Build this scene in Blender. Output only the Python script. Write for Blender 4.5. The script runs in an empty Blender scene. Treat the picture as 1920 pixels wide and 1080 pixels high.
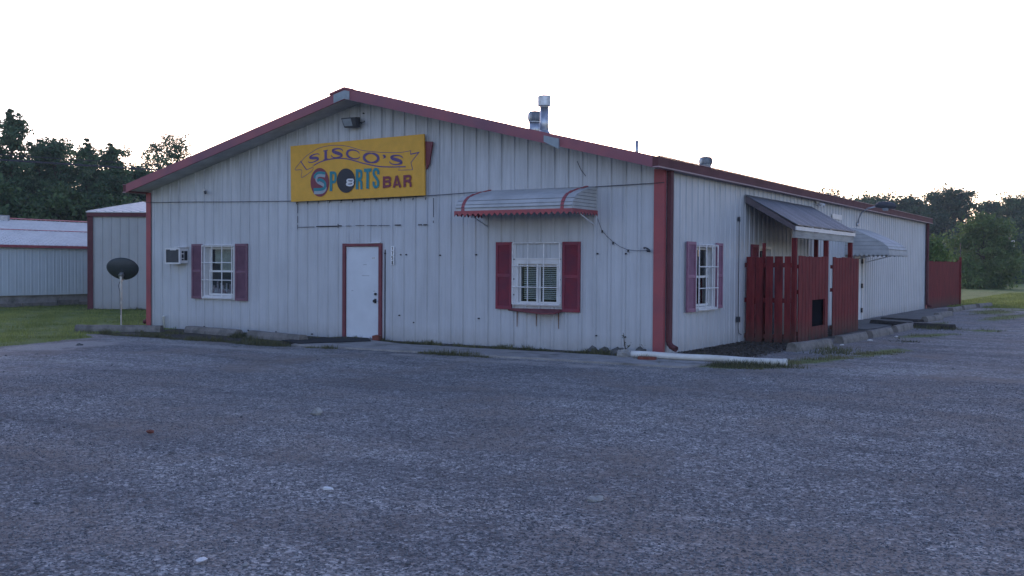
import bpy, math, random
import numpy as np
from mathutils import Vector, Matrix
random.seed(7)
rng = np.random.default_rng(11)
SC = bpy.context.scene
COL = SC.collection

# ------------------------------------------------------------------ camera
CAM = Vector((7.609, -17.516, 1.631))
RV = Vector((0.85059714, 0.52577878, 0.00641713))
UV_ = Vector((-0.01698085, 0.01526955, 0.99973921))
FV = Vector((-0.52554367, 0.85048428, -0.0219164))
cd = bpy.data.cameras.new('camera'); cam = bpy.data.objects.new('camera', cd); COL.objects.link(cam)
M = Matrix.Identity(4)
for i in range(3):
    M[i][0] = RV[i]; M[i][1] = UV_[i]; M[i][2] = -FV[i]; M[i][3] = CAM[i]
cam.matrix_world = M
cd.sensor_width = 36.0; cd.lens = 36.0 * 1942.65 / 1920.0
cd.clip_start = 0.1; cd.clip_end = 4000.0
SC.camera = cam

# ------------------------------------------------------------------ light
SUN_EL = math.radians(12.0); SUN_AZ = math.radians(-34.0)
W = bpy.data.worlds.new('World'); SC.world = W; W.use_nodes = True
nt = W.node_tree; nt.nodes.clear()
sky = nt.nodes.new('ShaderNodeTexSky'); sky.sky_type = 'NISHITA'; sky.sun_disc = False
sky.sun_elevation = SUN_EL; sky.sun_rotation = SUN_AZ
sky.air_density = 1.0; sky.dust_density = 0.9; sky.ozone_density = 2.0
bg = nt.nodes.new('ShaderNodeBackground'); bg.inputs['Strength'].default_value = 0.15
wo = nt.nodes.new('ShaderNodeOutputWorld')
tint = nt.nodes.new('ShaderNodeVectorMath'); tint.operation = 'MULTIPLY'; tint.inputs[1].default_value = (1.12, 0.97, 1.15)
nt.links.new(sky.outputs[0], tint.inputs[0]); nt.links.new(tint.outputs[0], bg.inputs[0]); nt.links.new(bg.outputs[0], wo.inputs[0])
sl = bpy.data.lights.new('sun', 'SUN'); sl.energy = 0.5; sl.angle = math.radians(10); sl.color = (1.0, 0.9, 0.82)
so = bpy.data.objects.new('sun', sl); COL.objects.link(so)
sv = Vector((math.sin(SUN_AZ) * math.cos(SUN_EL), math.cos(SUN_AZ) * math.cos(SUN_EL), math.sin(SUN_EL)))
so.rotation_euler = sv.to_track_quat('Z', 'Y').to_euler(); so.location = (0, 0, 30)
SC.view_settings.view_transform = 'Standard'; SC.view_settings.look = 'None'
SC.view_settings.exposure = 1.0; SC.view_settings.gamma = 1.0

# ------------------------------------------------------------------ materials
def nodes_of(name):
    m = bpy.data.materials.new(name); m.use_nodes = True
    t = m.node_tree; t.nodes.clear()
    o = t.nodes.new('ShaderNodeOutputMaterial'); b = t.nodes.new('ShaderNodeBsdfPrincipled')
    t.links.new(b.outputs[0], o.inputs[0])
    return m, t, b, o
def N(t, kind, **kw):
    n = t.nodes.new('ShaderNode' + kind)
    for k, v in kw.items():
        if k.startswith('i_'):
            key = k[2:]
            key = int(key) if key.isdigit() else key.replace('_', ' ')
            n.inputs[key].default_value = v
        else: setattr(n, k, v)
    return n
def pos(t, scale=(1, 1, 1)):
    g = N(t, 'NewGeometry'); m = N(t, 'VectorMath', operation='MULTIPLY'); m.inputs[1].default_value = scale
    t.links.new(g.outputs['Position'], m.inputs[0]); return m.outputs[0]
def ramp(t, fac, stops):
    r = N(t, 'ValToRGB'); e = r.color_ramp.elements
    e[0].position, e[0].color = stops[0][0], (*stops[0][1], 1)
    e[1].position, e[1].color = stops[-1][0], (*stops[-1][1], 1)
    for p, c in stops[1:-1]:
        q = e.new(p); q.color = (*c, 1)
    t.links.new(fac, r.inputs[0]); return r.outputs[0]
def mix(t, f, a, b, mode='MIX'):
    n = N(t, 'MixRGB', blend_type=mode)
    for s, v in ((0, f), (1, a), (2, b)):
        if isinstance(v, (int, float)): n.inputs[s].default_value = v
        elif isinstance(v, tuple): n.inputs[s].default_value = (*v, 1) if len(v) == 3 else v
        else: t.links.new(v, n.inputs[s])
    return n.outputs[0]
def noise(t, vec, sc, det=4, rough=.6):
    n = N(t, 'TexNoise', i_Scale=sc, i_Detail=det, i_Roughness=rough); t.links.new(vec, n.inputs['Vector']); return n.outputs['Fac']
def bump(t, b, h, s, d=.01):
    n = N(t, 'Bump', i_Strength=s, i_Distance=d); t.links.new(h, n.inputs['Height']); t.links.new(n.outputs[0], b.inputs['Normal'])
def simple(name, c, rough=.6, var=.25, sc=4, metal=0, c2=None, b_=0.0, stretch=(1, 1, 1), det=5, lo=.35, hi=.7):
    m, t, b, o = nodes_of(name)
    c2 = c2 or tuple(x * (1 - var) for x in c)
    v = pos(t, stretch)
    f = noise(t, v, sc, det)
    b.inputs['Base Color'].default_value = (*c, 1)
    t.links.new(ramp(t, f, [(lo, c2), (hi, c)]), b.inputs['Base Color'])
    b.inputs['Roughness'].default_value = rough; b.inputs['Metallic'].default_value = metal
    if b_: bump(t, b, noise(t, v, sc * 6, 3), b_, .01)
    return m
MT = {}
def siding(name, c, dirt, rust=None, amount=1.0):
    m, t, b, o = nodes_of(name)
    v1 = pos(t, (7, 7, .45)); v2 = pos(t, (1, 1, 1)); v3 = pos(t, (22, 22, 1.1))
    base = ramp(t, noise(t, v2, .9, 5), [(.3, tuple(x * .86 for x in c)), (.7, c)])
    s1 = ramp(t, noise(t, v1, 1.0, 6, .7), [(.46, (0, 0, 0)), (.75, (1, 1, 1))])
    s2 = ramp(t, noise(t, v3, 1.0, 4, .7), [(.5, (0, 0, 0)), (.8, (1, 1, 1))])
    # height of the wall: mildew on the gable and along the eaves, splash dirt at the foot
    g = N(t, 'NewGeometry'); sx = N(t, 'SeparateXYZ'); t.links.new(g.outputs['Position'], sx.inputs[0])
    nz = N(t, 'MapRange'); nz.inputs[1].default_value = 2.6; nz.inputs[2].default_value = 4.3; nz.inputs[3].default_value = .25; nz.inputs[4].default_value = .8
    t.links.new(sx.outputs[2], nz.inputs[0])
    ft = N(t, 'MapRange'); ft.inputs[1].default_value = .35; ft.inputs[2].default_value = 0.0; ft.inputs[3].default_value = 0; ft.inputs[4].default_value = .55
    t.links.new(sx.outputs[2], ft.inputs[0])
    a1 = N(t, 'Math', operation='MULTIPLY'); t.links.new(s1, a1.inputs[0]); t.links.new(nz.outputs[0], a1.inputs[1])
    a1b = N(t, 'Math', operation='MULTIPLY'); t.links.new(a1.outputs[0], a1b.inputs[0]); a1b.inputs[1].default_value = amount
    a2 = N(t, 'Math', operation='MULTIPLY'); t.links.new(s2, a2.inputs[0]); a2.inputs[1].default_value = .22 * amount
    fn = N(t, 'Math', operation='MULTIPLY'); t.links.new(ft.outputs[0], fn.inputs[0]); t.links.new(noise(t, v2, 5, 5), fn.inputs[1])
    k = mix(t, a1b.outputs[0], base, dirt)
    k = mix(t, a2.outputs[0], k, dirt)
    k = mix(t, fn.outputs[0], k, (.18, .15, .11))
    # grime and rib shade, painted as a dark line beside every rib
    at = N(t, 'Attribute', attribute_name='seam')
    sm = N(t, 'Math', operation='MULTIPLY'); t.links.new(at.outputs['Fac'], sm.inputs[0])
    sr = ramp(t, noise(t, pos(t, (3, 3, .5)), 1.0, 4), [(.3, (.10,) * 3), (.7, (.40,) * 3)])
    t.links.new(sr, sm.inputs[1])
    k = mix(t, sm.outputs[0], k, tuple(x * .45 for x in dirt))
    t.links.new(k, b.inputs['Base Color'])
    b.inputs['Roughness'].default_value = .5
    return m
MT['siding'] = siding('painted_siding', (.555, .575, .60), (.24, .255, .26), amount=1.1)
MT['siding_shed'] = siding('shed_siding', (.42, .43, .43), (.22, .22, .21), amount=.5)
MT['siding_far'] = siding('far_siding', (.60, .66, .68), (.46, .48, .48), amount=.25)
MT['soffit'] = simple('soffit_paint', (.52, .52, .53), .6, .3, 3)
MT['red'] = simple('faded_red_trim', (.40, .085, .088), .65, .3, 1.6, c2=(.27, .075, .088), lo=.3, hi=.65)
MT['rakered'] = simple('rake_red_trim', (.33, .105, .12), .65, .3, .9, c2=(.21, .09, .12), lo=.35, hi=.65)
MT['gutter'] = simple('maroon_gutter', (.15, .06, .066), .75, .3, 2)
MT['gutter'].node_tree.nodes['Principled BSDF'].inputs['Specular IOR Level'].default_value = .15
MT['gutterlip'] = simple('gutter_lip', (.40, .27, .28), .6, .3, 3)
MT['roof'] = simple('galvanised_roof', (.55, .56, .58), .35, .3, 2, metal=.7)
MT['roofwhite'] = simple('white_sheet_roof', (.70, .71, .70), .5, .18, 2, metal=.0)
MT['galv'] = simple('galvanised_metal', (.55, .57, .6), .35, .35, 9, metal=.8)
MT['tile'] = simple('number_tile_white', (.9, .9, .9), .4, .05, 5)
MT['white'] = simple('white_paint', (.72, .72, .72), .5, .12, 5)
MT['door'] = simple('door_paint', (.66, .70, .74), .45, .1, 2.5)
MT['vinyl'] = simple('white_vinyl', (.78, .78, .76), .4, .08, 4)
MT['bars'] = simple('white_bars', (.85, .85, .85), .5, .25, 14)
MT['maroon'] = simple('maroon_paint', (.20, .045, .058), .55, .25, 5)
MT['shutpurple'] = simple('plum_shutter', (.21, .10, .14), .6, .25, 5)
MT['shutred'] = simple('red_shutter', (.26, .036, .055), .7, .25, 5, c2=(.18, .038, .062))
MT['shutpink'] = simple('faded_plum_shutter', (.33, .155, .23), .6, .25, 5)
MT['black'] = simple('black_plastic', (.02, .022, .025), .5, .2, 8)
MT['darkgrey'] = simple('dark_grey_paint', (.055, .06, .07), .5, .3, 6)
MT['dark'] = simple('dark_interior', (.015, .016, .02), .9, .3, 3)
MT['blind'] = simple('window_blind', (.85, .85, .82), .6, .15, 6)
MT['curtain'] = simple('beige_curtain', (.62, .60, .50), .9, .3, 6)
MT['cloth'] = simple('plum_cloth', (.35, .16, .2), .9, .5, 9, c2=(.6, .62, .7))
MT['cable'] = simple('dark_cable', (.07, .07, .08), .7, .2, 8)
MT['caulk'] = simple('black_residue', (.03, .03, .035), .9, .3, 20)
MT['rust'] = simple('rust_streak', (.22, .10, .045), .9, .5, 14)
MT['pipe'] = simple('white_plastic_pipe', (.74, .74, .70), .35, .18, 3, c2=(.56, .55, .5))
MT['awn'] = simple('awning_white', (.52, .53, .53), .75, .2, 2.5, c2=(.38, .39, .39))
MT['awngap'] = simple('awning_joint', (.26, .27, .29), .8, .2, 5)
MT['porchroof'] = simple('weathered_corrugated', (.20, .21, .22), .42, .4, 1.2, metal=.35, c2=(.13, .13, .14), stretch=(.6, 3, .6))
MT['greywood'] = simple('weathered_white_board', (.42, .41, .38), .8, .5, 3, stretch=(1, .35, 3), lo=.3, hi=.6, b_=.3)
MT['rubber'] = simple('rubber_mat', (.018, .018, .02), .9, .3, 20, b_=.3)
MT['brick'] = simple('red_brick', (.24, .075, .05), .9, .4, 14, b_=.5)
MT['rock'] = simple('grey_rock', (.16, .16, .155), .95, .5, 9, b_=.6)
MT['palerock'] = simple('pale_rock', (.42, .41, .38), .95, .4, 12, b_=.6)
MT['paper'] = simple('white_litter', (.75, .75, .75), .7, .1, 9)
MT['tie'] = simple('old_timber', (.07, .062, .055), .95, .5, 8, b_=.5, stretch=(1, 1, 1))
MT['dish'] = simple('dish_grey', (.045, .055, .06), .5, .25, 3)
MT['polem'] = simple('utility_timber', (.22, .19, .15), .9, .4, 5)
MT['lens'] = simple('lamp_lens', (.30, .33, .36), .2, .2, 7)
MT['bark'] = simple('bark', (.09, .075, .06), .95, .4, 5, b_=.4)

def redwood():
    m, t, b, o = nodes_of('red_painted_boards')
    v = pos(t, (9, 9, 1.0))
    c = ramp(t, noise(t, v, 1.6, 6, .7), [(.3, (.075, .018, .020)), (.52, (.185, .028, .030)), (.75, (.25, .050, .045))])
    g = N(t, 'NewGeometry'); sx = N(t, 'SeparateXYZ'); t.links.new(g.outputs['Position'], sx.inputs[0])
    ft = N(t, 'MapRange'); ft.inputs[1].default_value = .5; ft.inputs[2].default_value = .02; ft.inputs[3].default_value = 0; ft.inputs[4].default_value = 1.35
    t.links.new(sx.outputs[2], ft.inputs[0])
    mm = N(t, 'Math', operation='MULTIPLY', use_clamp=True); t.links.new(ft.outputs[0], mm.inputs[0]); t.links.new(noise(t, pos(t, (6, 6, 3)), 1.5, 5), mm.inputs[1])
    c = mix(t, mm.outputs[0], c, (.07, .065, .05))
    t.links.new(c, b.inputs['Base Color']); b.inputs['Roughness'].default_value = .85; b.inputs['Specular IOR Level'].default_value = .2
    bump(t, b, noise(t, v, 5, 4), .35, .006)
    return m
MT['redwood'] = redwood()
def concrete(name, c, c2, sc=3.0, stain=(.07, .07, .055)):
    m, t, b, o = nodes_of(name)
    v = pos(t)
    k = ramp(t, noise(t, v, sc, 7, .7), [(.3, c2), (.68, c)])
    s = ramp(t, noise(t, v, sc * .6, 5), [(.52, (0, 0, 0)), (.7, (.65,) * 3)])
    k = mix(t, s, k, stain)
    k = mix(t, ramp(t, noise(t, v, 70, 3), [(.3, (.75,) * 3), (.7, (1.1,) * 3)]), k, k, 'MULTIPLY') if False else k
    sp = ramp(t, noise(t, v, 60, 3, .8), [(.35, (.72,) * 3), (.65, (1.12,) * 3)])
    k = mix(t, 1.0, k, sp, 'MULTIPLY')
    t.links.new(k, b.inputs['Base Color']); b.inputs['Roughness'].default_value = .92
    bump(t, b, noise(t, v, 40, 6, .75), .5, .012)
    return m
MT['concrete'] = concrete('worn_concrete', (.38, .365, .35), (.25, .24, .23))
MT['stop'] = concrete('parking_stop_concrete', (.27, .25, .225), (.17, .155, .14), 5)
MT['pad'] = concrete('dark_concrete', (.17, .165, .16), (.11, .105, .10), 2)
def glass():
    m, t, b, o = nodes_of('window_glass')
    t.nodes.remove(b)
    tr = N(t, 'BsdfTransparent'); tr.inputs[0].default_value = (.8, .84, .84, 1)
    gl = N(t, 'BsdfGlossy'); gl.inputs['Roughness'].default_value = .03
    f = N(t, 'Fresnel'); f.inputs[0].default_value = 1.5
    ad = N(t, 'Math', operation='ADD', use_clamp=True); t.links.new(f.outputs[0], ad.inputs[0]); ad.inputs[1].default_value = .06
    g_ = N(t, 'NewGeometry'); inv = N(t, 'Math', operation='SUBTRACT'); inv.inputs[0].default_value = 1.0; t.links.new(g_.outputs['Backfacing'], inv.inputs[1])
    ml = N(t, 'Math', operation='MULTIPLY'); t.links.new(ad.outputs[0], ml.inputs[0]); t.links.new(inv.outputs[0], ml.inputs[1])
    mx = N(t, 'MixShader'); t.links.new(ml.outputs[0], mx.inputs[0]); t.links.new(tr.outputs[0], mx.inputs[1]); t.links.new(gl.outputs[0], mx.inputs[2])
    t.links.new(mx.outputs[0], o.inputs[0])
    return m
MT['glass'] = glass()
def flat(name, c, rough=.55, var=.12):
    MT[name] = simple(name, c, rough, var, 6)
MT['cable'].node_tree.nodes['Principled BSDF'].inputs['Specular IOR Level'].default_value = .1
MT['dark'].node_tree.nodes['Principled BSDF'].inputs['Specular IOR Level'].default_value = .0
MT['patch'] = simple('dull_metal_patch', (.34, .40, .43), .6, .3, 6)
MT['barge'] = simple('dark_barge_board', (.16, .13, .14), .7, .4, 3)
flat('sign_yellow', (.76, .40, .04)); flat('sign_purple', (.115, .065, .20)); flat('sign_teal', (.018, .22, .27)); flat('sign_grey', (.33, .38, .42))
flat('sign_maroon', (.21, .035, .06)); flat('sign_black', (.022, .025, .035)); flat('sign_white', (.75, .75, .75))
def foliage(name, a, c):
    m, t, b, o = nodes_of(name)
    at = N(t, 'Attribute', attribute_name='shade')
    k = ramp(t, at.outputs['Fac'], [(0, a), (1, c)])
    t.links.new(k, b.inputs['Base Color']); b.inputs['Roughness'].default_value = .7
    tl = N(t, 'BsdfTranslucent'); t.links.new(k, tl.inputs[0])
    mx = N(t, 'MixShader'); mx.inputs[0].default_value = .3
    t.links.new(b.outputs[0], mx.inputs[1]); t.links.new(tl.outputs[0], mx.inputs[2]); t.links.new(mx.outputs[0], o.inputs[0])
    return m
MT['leaf_dark'] = foliage('dark_leaves', (.045, .095, .052), (.115, .20, .095))
MT['leaf_mid'] = foliage('mid_leaves', (.035, .072, .03), (.095, .16, .055))
MT['leaf_far'] = foliage('far_leaves', (.040, .080, .045), (.095, .165, .075))
MT['leaf_bush'] = foliage('bush_leaves', (.075, .13, .04), (.18, .26, .075))
MT['blade'] = foliage('grass_blade', (.14, .175, .045), (.33, .37, .11))
MT['blade_dry'] = foliage('dry_grass_blade', (.10, .10, .045), (.26, .24, .12))
MT['weed'] = foliage('weed_blade', (.06, .070, .035), (.19, .18, .085))

def ground_mat():
    m, t, b, o = nodes_of('ground_surface')
    v = pos(t)
    A = lambda n: N(t, 'Attribute', attribute_name=n).outputs['Fac']
    # gravel: two sizes of crushed stone, each stone its own grey
    vo = N(t, 'TexVoronoi', i_Scale=52.0); t.links.new(v, vo.inputs['Vector'])
    sc = N(t, 'SeparateColor'); t.links.new(vo.outputs['Color'], sc.inputs[0])
    g1 = ramp(t, sc.outputs[0], [(0, (.15, .15, .153)), (.5, (.27, .268, .268)), (.85, (.36, .358, .352)), (1, (.54, .53, .51))])
    vo2 = N(t, 'TexVoronoi', i_Scale=25.0); t.links.new(v, vo2.inputs['Vector'])
    sc2 = N(t, 'SeparateColor'); t.links.new(vo2.outputs['Color'], sc2.inputs[0])
    g2 = ramp(t, sc2.outputs[1], [(0, (.62,) * 3), (1, (1.25,) * 3)])
    grav = mix(t, 1.0, g1, g2, 'MULTIPLY')
    big = ramp(t, noise(t, pos(t, (1, 1, 1)), .35, 6, .62), [(.3, (.72, .72, .74)), (.5, (1.0, .99, .99)), (.72, (1.25, 1.24, 1.22))])
    grav = mix(t, 1.0, grav, big, 'MULTIPLY')
    # faint wheel tracks running across the lot
    mp = N(t, 'Mapping'); mp.inputs['Rotation'].default_value = (0, 0, math.radians(-24)); mp.inputs['Scale'].default_value = (.16, 1.25, 1)
    t.links.new(v, mp.inputs['Vector'])
    tk = ramp(t, noise(t, mp.outputs[0], .9, 5, .6), [(.34, (.74, .74, .76)), (.5, (1, 1, 1)), (.68, (1.2, 1.19, 1.17))])
    grav = mix(t, 1.0, grav, tk, 'MULTIPLY')
    dk = ramp(t, noise(t, v, 3.2, 6, .75), [(.36, (.70, .69, .69)), (.52, (1, 1, 1))])
    grav = mix(t, 1.0, grav, dk, 'MULTIPLY')
    fines = ramp(t, noise(t, v, .55, 7, .68), [(.47, (0, 0, 0)), (.66, (.8,) * 3)])
    dust = ramp(t, noise(t, v, 25, 4), [(.3, (.18, .145, .12)), (.7, (.30, .25, .215))])
    grav = mix(t, fines, grav, dust)
    # packed pale grit
    grit = ramp(t, noise(t, v, 30, 5), [(.3, (.27, .25, .235)), (.7, (.48, .45, .42))])
    # soil and leaf litter
    soil = ramp(t, noise(t, v, 9, 7, .7), [(.3, (.035, .032, .028)), (.7, (.12, .105, .085))])
    # turf
    turf = ramp(t, noise(t, v, 1.1, 6, .65), [(.3, (.12, .155, .045)), (.55, (.19, .24, .07)), (.75, (.30, .31, .13))])
    turf = mix(t, 1.0, turf, ramp(t, noise(t, v, 24, 4), [(.3, (.7,) * 3), (.7, (1.2,) * 3)]), 'MULTIPLY')
    def fac(name, sc_, amp):
        a = N(t, 'Math', operation='ADD'); n = N(t, 'Math', operation='MULTIPLY_ADD')
        t.links.new(noise(t, v, sc_, 6, .7), n.inputs[0]); n.inputs[1].default_value = amp; n.inputs[2].default_value = -amp / 2
        t.links.new(A(name), a.inputs[0]); t.links.new(n.outputs[0], a.inputs[1])
        return ramp(t, a.outputs[0], [(.38, (0, 0, 0)), (.62, (1, 1, 1))])
    k = mix(t, fac('grit', 2.2, 1.2), grav, grit)
    k = mix(t, fac('soil', 3.0, 1.1), k, soil)
    k = mix(t, fac('turf', 3.0, 1.1), k, turf)
    t.links.new(k, b.inputs['Base Color']); b.inputs['Roughness'].default_value = .9
    b.inputs['Specular IOR Level'].default_value = .25
    h = N(t, 'Math', operation='ADD'); t.links.new(vo.outputs['Distance'], h.inputs[0]); t.links.new(vo2.outputs['Distance'], h.inputs[1])
    h2 = N(t, 'Math', operation='MULTIPLY_ADD'); t.links.new(sc.outputs[1], h2.inputs[0]); h2.inputs[1].default_value = .8; t.links.new(h.outputs[0], h2.inputs[2])
    bump(t, b, h2.outputs[0], .9, .012)
    return m
MT['ground'] = ground_mat()
def stone_mat():
    m, t, b, o = nodes_of('crushed_stone')
    at = N(t, 'Attribute', attribute_name='shade')
    k = ramp(t, at.outputs['Fac'], [(0, (.09, .09, .096)), (.45, (.19, .19, .2)), (.8, (.29, .29, .295)), (.93, (.38, .37, .36)), (1, (.52, .51, .49))])
    t.links.new(k, b.inputs['Base Color']); b.inputs['Roughness'].default_value = .85
    b.inputs['Specular IOR Level'].default_value = .3
    return m
MT['stone'] = stone_mat()

# ------------------------------------------------------------------ helpers
def link(o, parent=None):
    COL.objects.link(o)
    if parent is not None: o.parent = parent
    return o
def tag(o, label=None, cat=None, group=None, kind=None):
    if label: o['label'] = label
    if cat: o['category'] = cat
    if group: o['group'] = group
    if kind: o['kind'] = kind
    return o
def thing(name, label, cat, loc=(0, 0, 0), group=None, rz=0):
    o = bpy.data.objects.new(name, None); COL.objects.link(o); o.location = loc; o.rotation_euler = (0, 0, rz)
    o.empty_display_size = .2
    return tag(o, label, cat, group)
def origin_of(p):
    v = Vector((0, 0, 0))
    while p is not None: v += p.location; p = p.parent
    return v
class MB:
    def __init__(s): s.v = []; s.f = []; s.a = {}
    def quad(s, *p):
        n = len(s.v); s.v += [tuple(q) for q in p]; s.f.append(tuple(range(n, n + len(p)))); return s
    def box(s, x0, x1, y0, y1, z0, z1):
        n = len(s.v)
        s.v += [(x, y, z) for x in (x0, x1) for y in (y0, y1) for z in (z0, z1)]
        for f in ((0, 1, 3, 2), (4, 6, 7, 5), (0, 4, 5, 1), (2, 3, 7, 6), (0, 2, 6, 4), (1, 5, 7, 3)): s.f.append(tuple(n + i for i in f))
        return s
    def hexa(s, bot, top):
        n = len(s.v); k = len(bot); s.v += [tuple(q) for q in bot] + [tuple(q) for q in top]
        s.f.append(tuple(n + i for i in reversed(range(k)))); s.f.append(tuple(n + k + i for i in range(k)))
        for i in range(k): j = (i + 1) % k; s.f.append((n + i, n + j, n + k + j, n + k + i))
        return s
    def bar(s, a, b, w, h, up=(0, 0, 1)):
        a = Vector(a); b = Vector(b); d = (b - a).normalized(); u = Vector(up)
        sd = d.cross(u)
        if sd.length < 1e-4: sd = d.cross(Vector((1, 0, 0)))
        sd.normalize(); u = sd.cross(d).normalized()
        c = [sd * w / 2 * i + u * h / 2 * j for i, j in ((-1, -1), (1, -1), (1, 1), (-1, 1))]
        return s.hexa([a + q for q in c], [b + q for q in c])
    def tube(s, pts, r, n=8, cap=True):
        pts = [Vector(p) for p in pts]; rs = r if isinstance(r, (list, tuple)) else [r] * len(pts)
        k0 = len(s.v); prev = None
        for i, p in enumerate(pts):
            d = (pts[min(i + 1, len(pts) - 1)] - pts[max(i - 1, 0)]).normalized()
            a = d.cross(Vector((0, 0, 1)) if abs(d.z) < .9 else Vector((1, 0, 0))) if prev is None else (prev - d * prev.dot(d))
            a.normalize(); prev = a; b = d.cross(a)
            for j in range(n):
                t = 2 * math.pi * j / n; s.v.append(tuple(p + (a * math.cos(t) + b * math.sin(t)) * rs[i]))
        for i in range(len(pts) - 1):
            for j in range(n):
                q = (j + 1) % n; s.f.append((k0 + i * n + j, k0 + i * n + q, k0 + (i + 1) * n + q, k0 + (i + 1) * n + j))
        if cap:
            s.f.append(tuple(k0 + j for j in reversed(range(n)))); e = k0 + (len(pts) - 1) * n; s.f.append(tuple(e + j for j in range(n)))
        return s
    def build(s, name, mat, parent=None, smooth=False, world=True, attrs=None):
        me = bpy.data.meshes.new(name)
        off = origin_of(parent) if (parent is not None and world) else Vector((0, 0, 0))
        me.from_pydata([(x - off.x, y - off.y, z - off.z) for x, y, z in s.v], [], s.f); me.validate(); me.update()
        me.materials.append(MT[mat] if isinstance(mat, str) else mat)
        if attrs:
            for k, a in attrs.items():
                at = me.attributes.new(k, 'FLOAT', 'POINT'); at.data.foreach_set('value', np.asarray(a, dtype=np.float32))
        if smooth:
            me.polygons.foreach_set('use_smooth', [True] * len(me.polygons))
        o = bpy.data.objects.new(name, me); return link(o, parent)
def each(mb, name, mat, parent, per=6):
    """every separate piece of mb (connected faces) becomes an object of its own"""
    n = len(mb.v); p = list(range(n))
    def find(a):
        while p[a] != a: p[a] = p[p[a]]; a = p[a]
        return a
    for f in mb.f:
        for q in f[1:]: p[find(q)] = find(f[0])
    groups = {}
    for f in mb.f: groups.setdefault(find(f[0]), []).append(f)
    out = []
    for fs in groups.values():
        ids = sorted({i for f in fs for i in f}); m = {i: k for k, i in enumerate(ids)}
        b = MB(); b.v = [mb.v[i] for i in ids]; b.f = [tuple(m[i] for i in f) for f in fs]; out.append(b.build(name, mat, parent))
    return out
def np_mesh(name, V, F, mat, parent=None, shade=None):
    """V (n,3) F (m,k) arrays -> one mesh"""
    me = bpy.data.meshes.new(name); k = F.shape[1]
    if parent is not None:
        off = origin_of(parent); V = V - np.array(off)[None]
    me.vertices.add(len(V)); me.vertices.foreach_set('co', V.astype(np.float32).ravel())
    me.loops.add(F.size); me.loops.foreach_set('vertex_index', F.astype(np.int32).ravel())
    me.polygons.add(len(F)); me.polygons.foreach_set('loop_start', np.arange(0, F.size, k, dtype=np.int32))
    me.update(calc_edges=True)
    me.materials.append(MT[mat])
    if shade is not None:
        at = me.attributes.new('shade', 'FLOAT', 'POINT'); at.data.foreach_set('value', shade.astype(np.float32))
    o = bpy.data.objects.new(name, me); return link(o, parent)
def bevel(o, w, seg=2):
    m = o.modifiers.new('bevel', 'BEVEL'); m.width = w; m.segments = seg; m.limit_method = 'ANGLE'; return o

RIB = .3048
def ribbed(P0, d, out, length, zb, zt, holes=(), h=.020, ph=.0, extra=()):
    """ribbed sheet wall; returns MB and the seam attribute"""
    P0 = Vector(P0); d = Vector(d); out = Vector(out)
    us = [(0, 0, 0)]
    u = ph
    while u < length:
        for du, o_, sm in ((-.062, 0, 0), (-.040, 0, .35), (-.024, h, .1), (.024, h, .1), (.040, 0, 1), (.062, 0, 0), (.11, 0, 0), (.115, .004, 0), (.13, .004, 0), (.135, 0, 0)):
            if 0 < u + du < length: us.append((u + du, o_, sm))
        u += RIB
    us.append((length, 0, 0)); us.sort()
    def interp(x):
        for i in range(len(us) - 1):
            if us[i][0] <= x <= us[i + 1][0]:
                t = (x - us[i][0]) / max(1e-9, us[i + 1][0] - us[i][0]); return us[i][1] + t * (us[i + 1][1] - us[i][1])
        return 0
    add = [(x, interp(x), 0) for x in list(extra) + [q for hl in holes for q in hl[:2]] if 0 < x < length]
    us = sorted(us + add)
    mb = MB(); seam = []
    for i in range(len(us) - 1):
        a, b = us[i], us[i + 1]
        if b[0] - a[0] < 1e-6: continue
        mid = (a[0] + b[0]) / 2
        cuts = sorted([(hl[2], hl[3]) for hl in holes if hl[0] < mid < hl[1]])
        iv = []; lo = None
        segs = []; cur = None
        for c0, c1 in cuts + [(None, None)]:
            segs.append((cur, c0)); cur = c1
        for s0, s1 in segs:
            f0 = (lambda x, s=s0: zb(x) if s is None else s); f1 = (lambda x, s=s1: zt(x) if s is None else s)
            p = lambda q, z: P0 + d * q[0] + out * q[1] + Vector((0, 0, z))
            mb.quad(p(a, f0(a[0])), p(b, f0(b[0])), p(b, f1(b[0])), p(a, f1(a[0])))
            seam += [a[2], b[2], b[2], a[2]]
    return mb, seam
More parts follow.
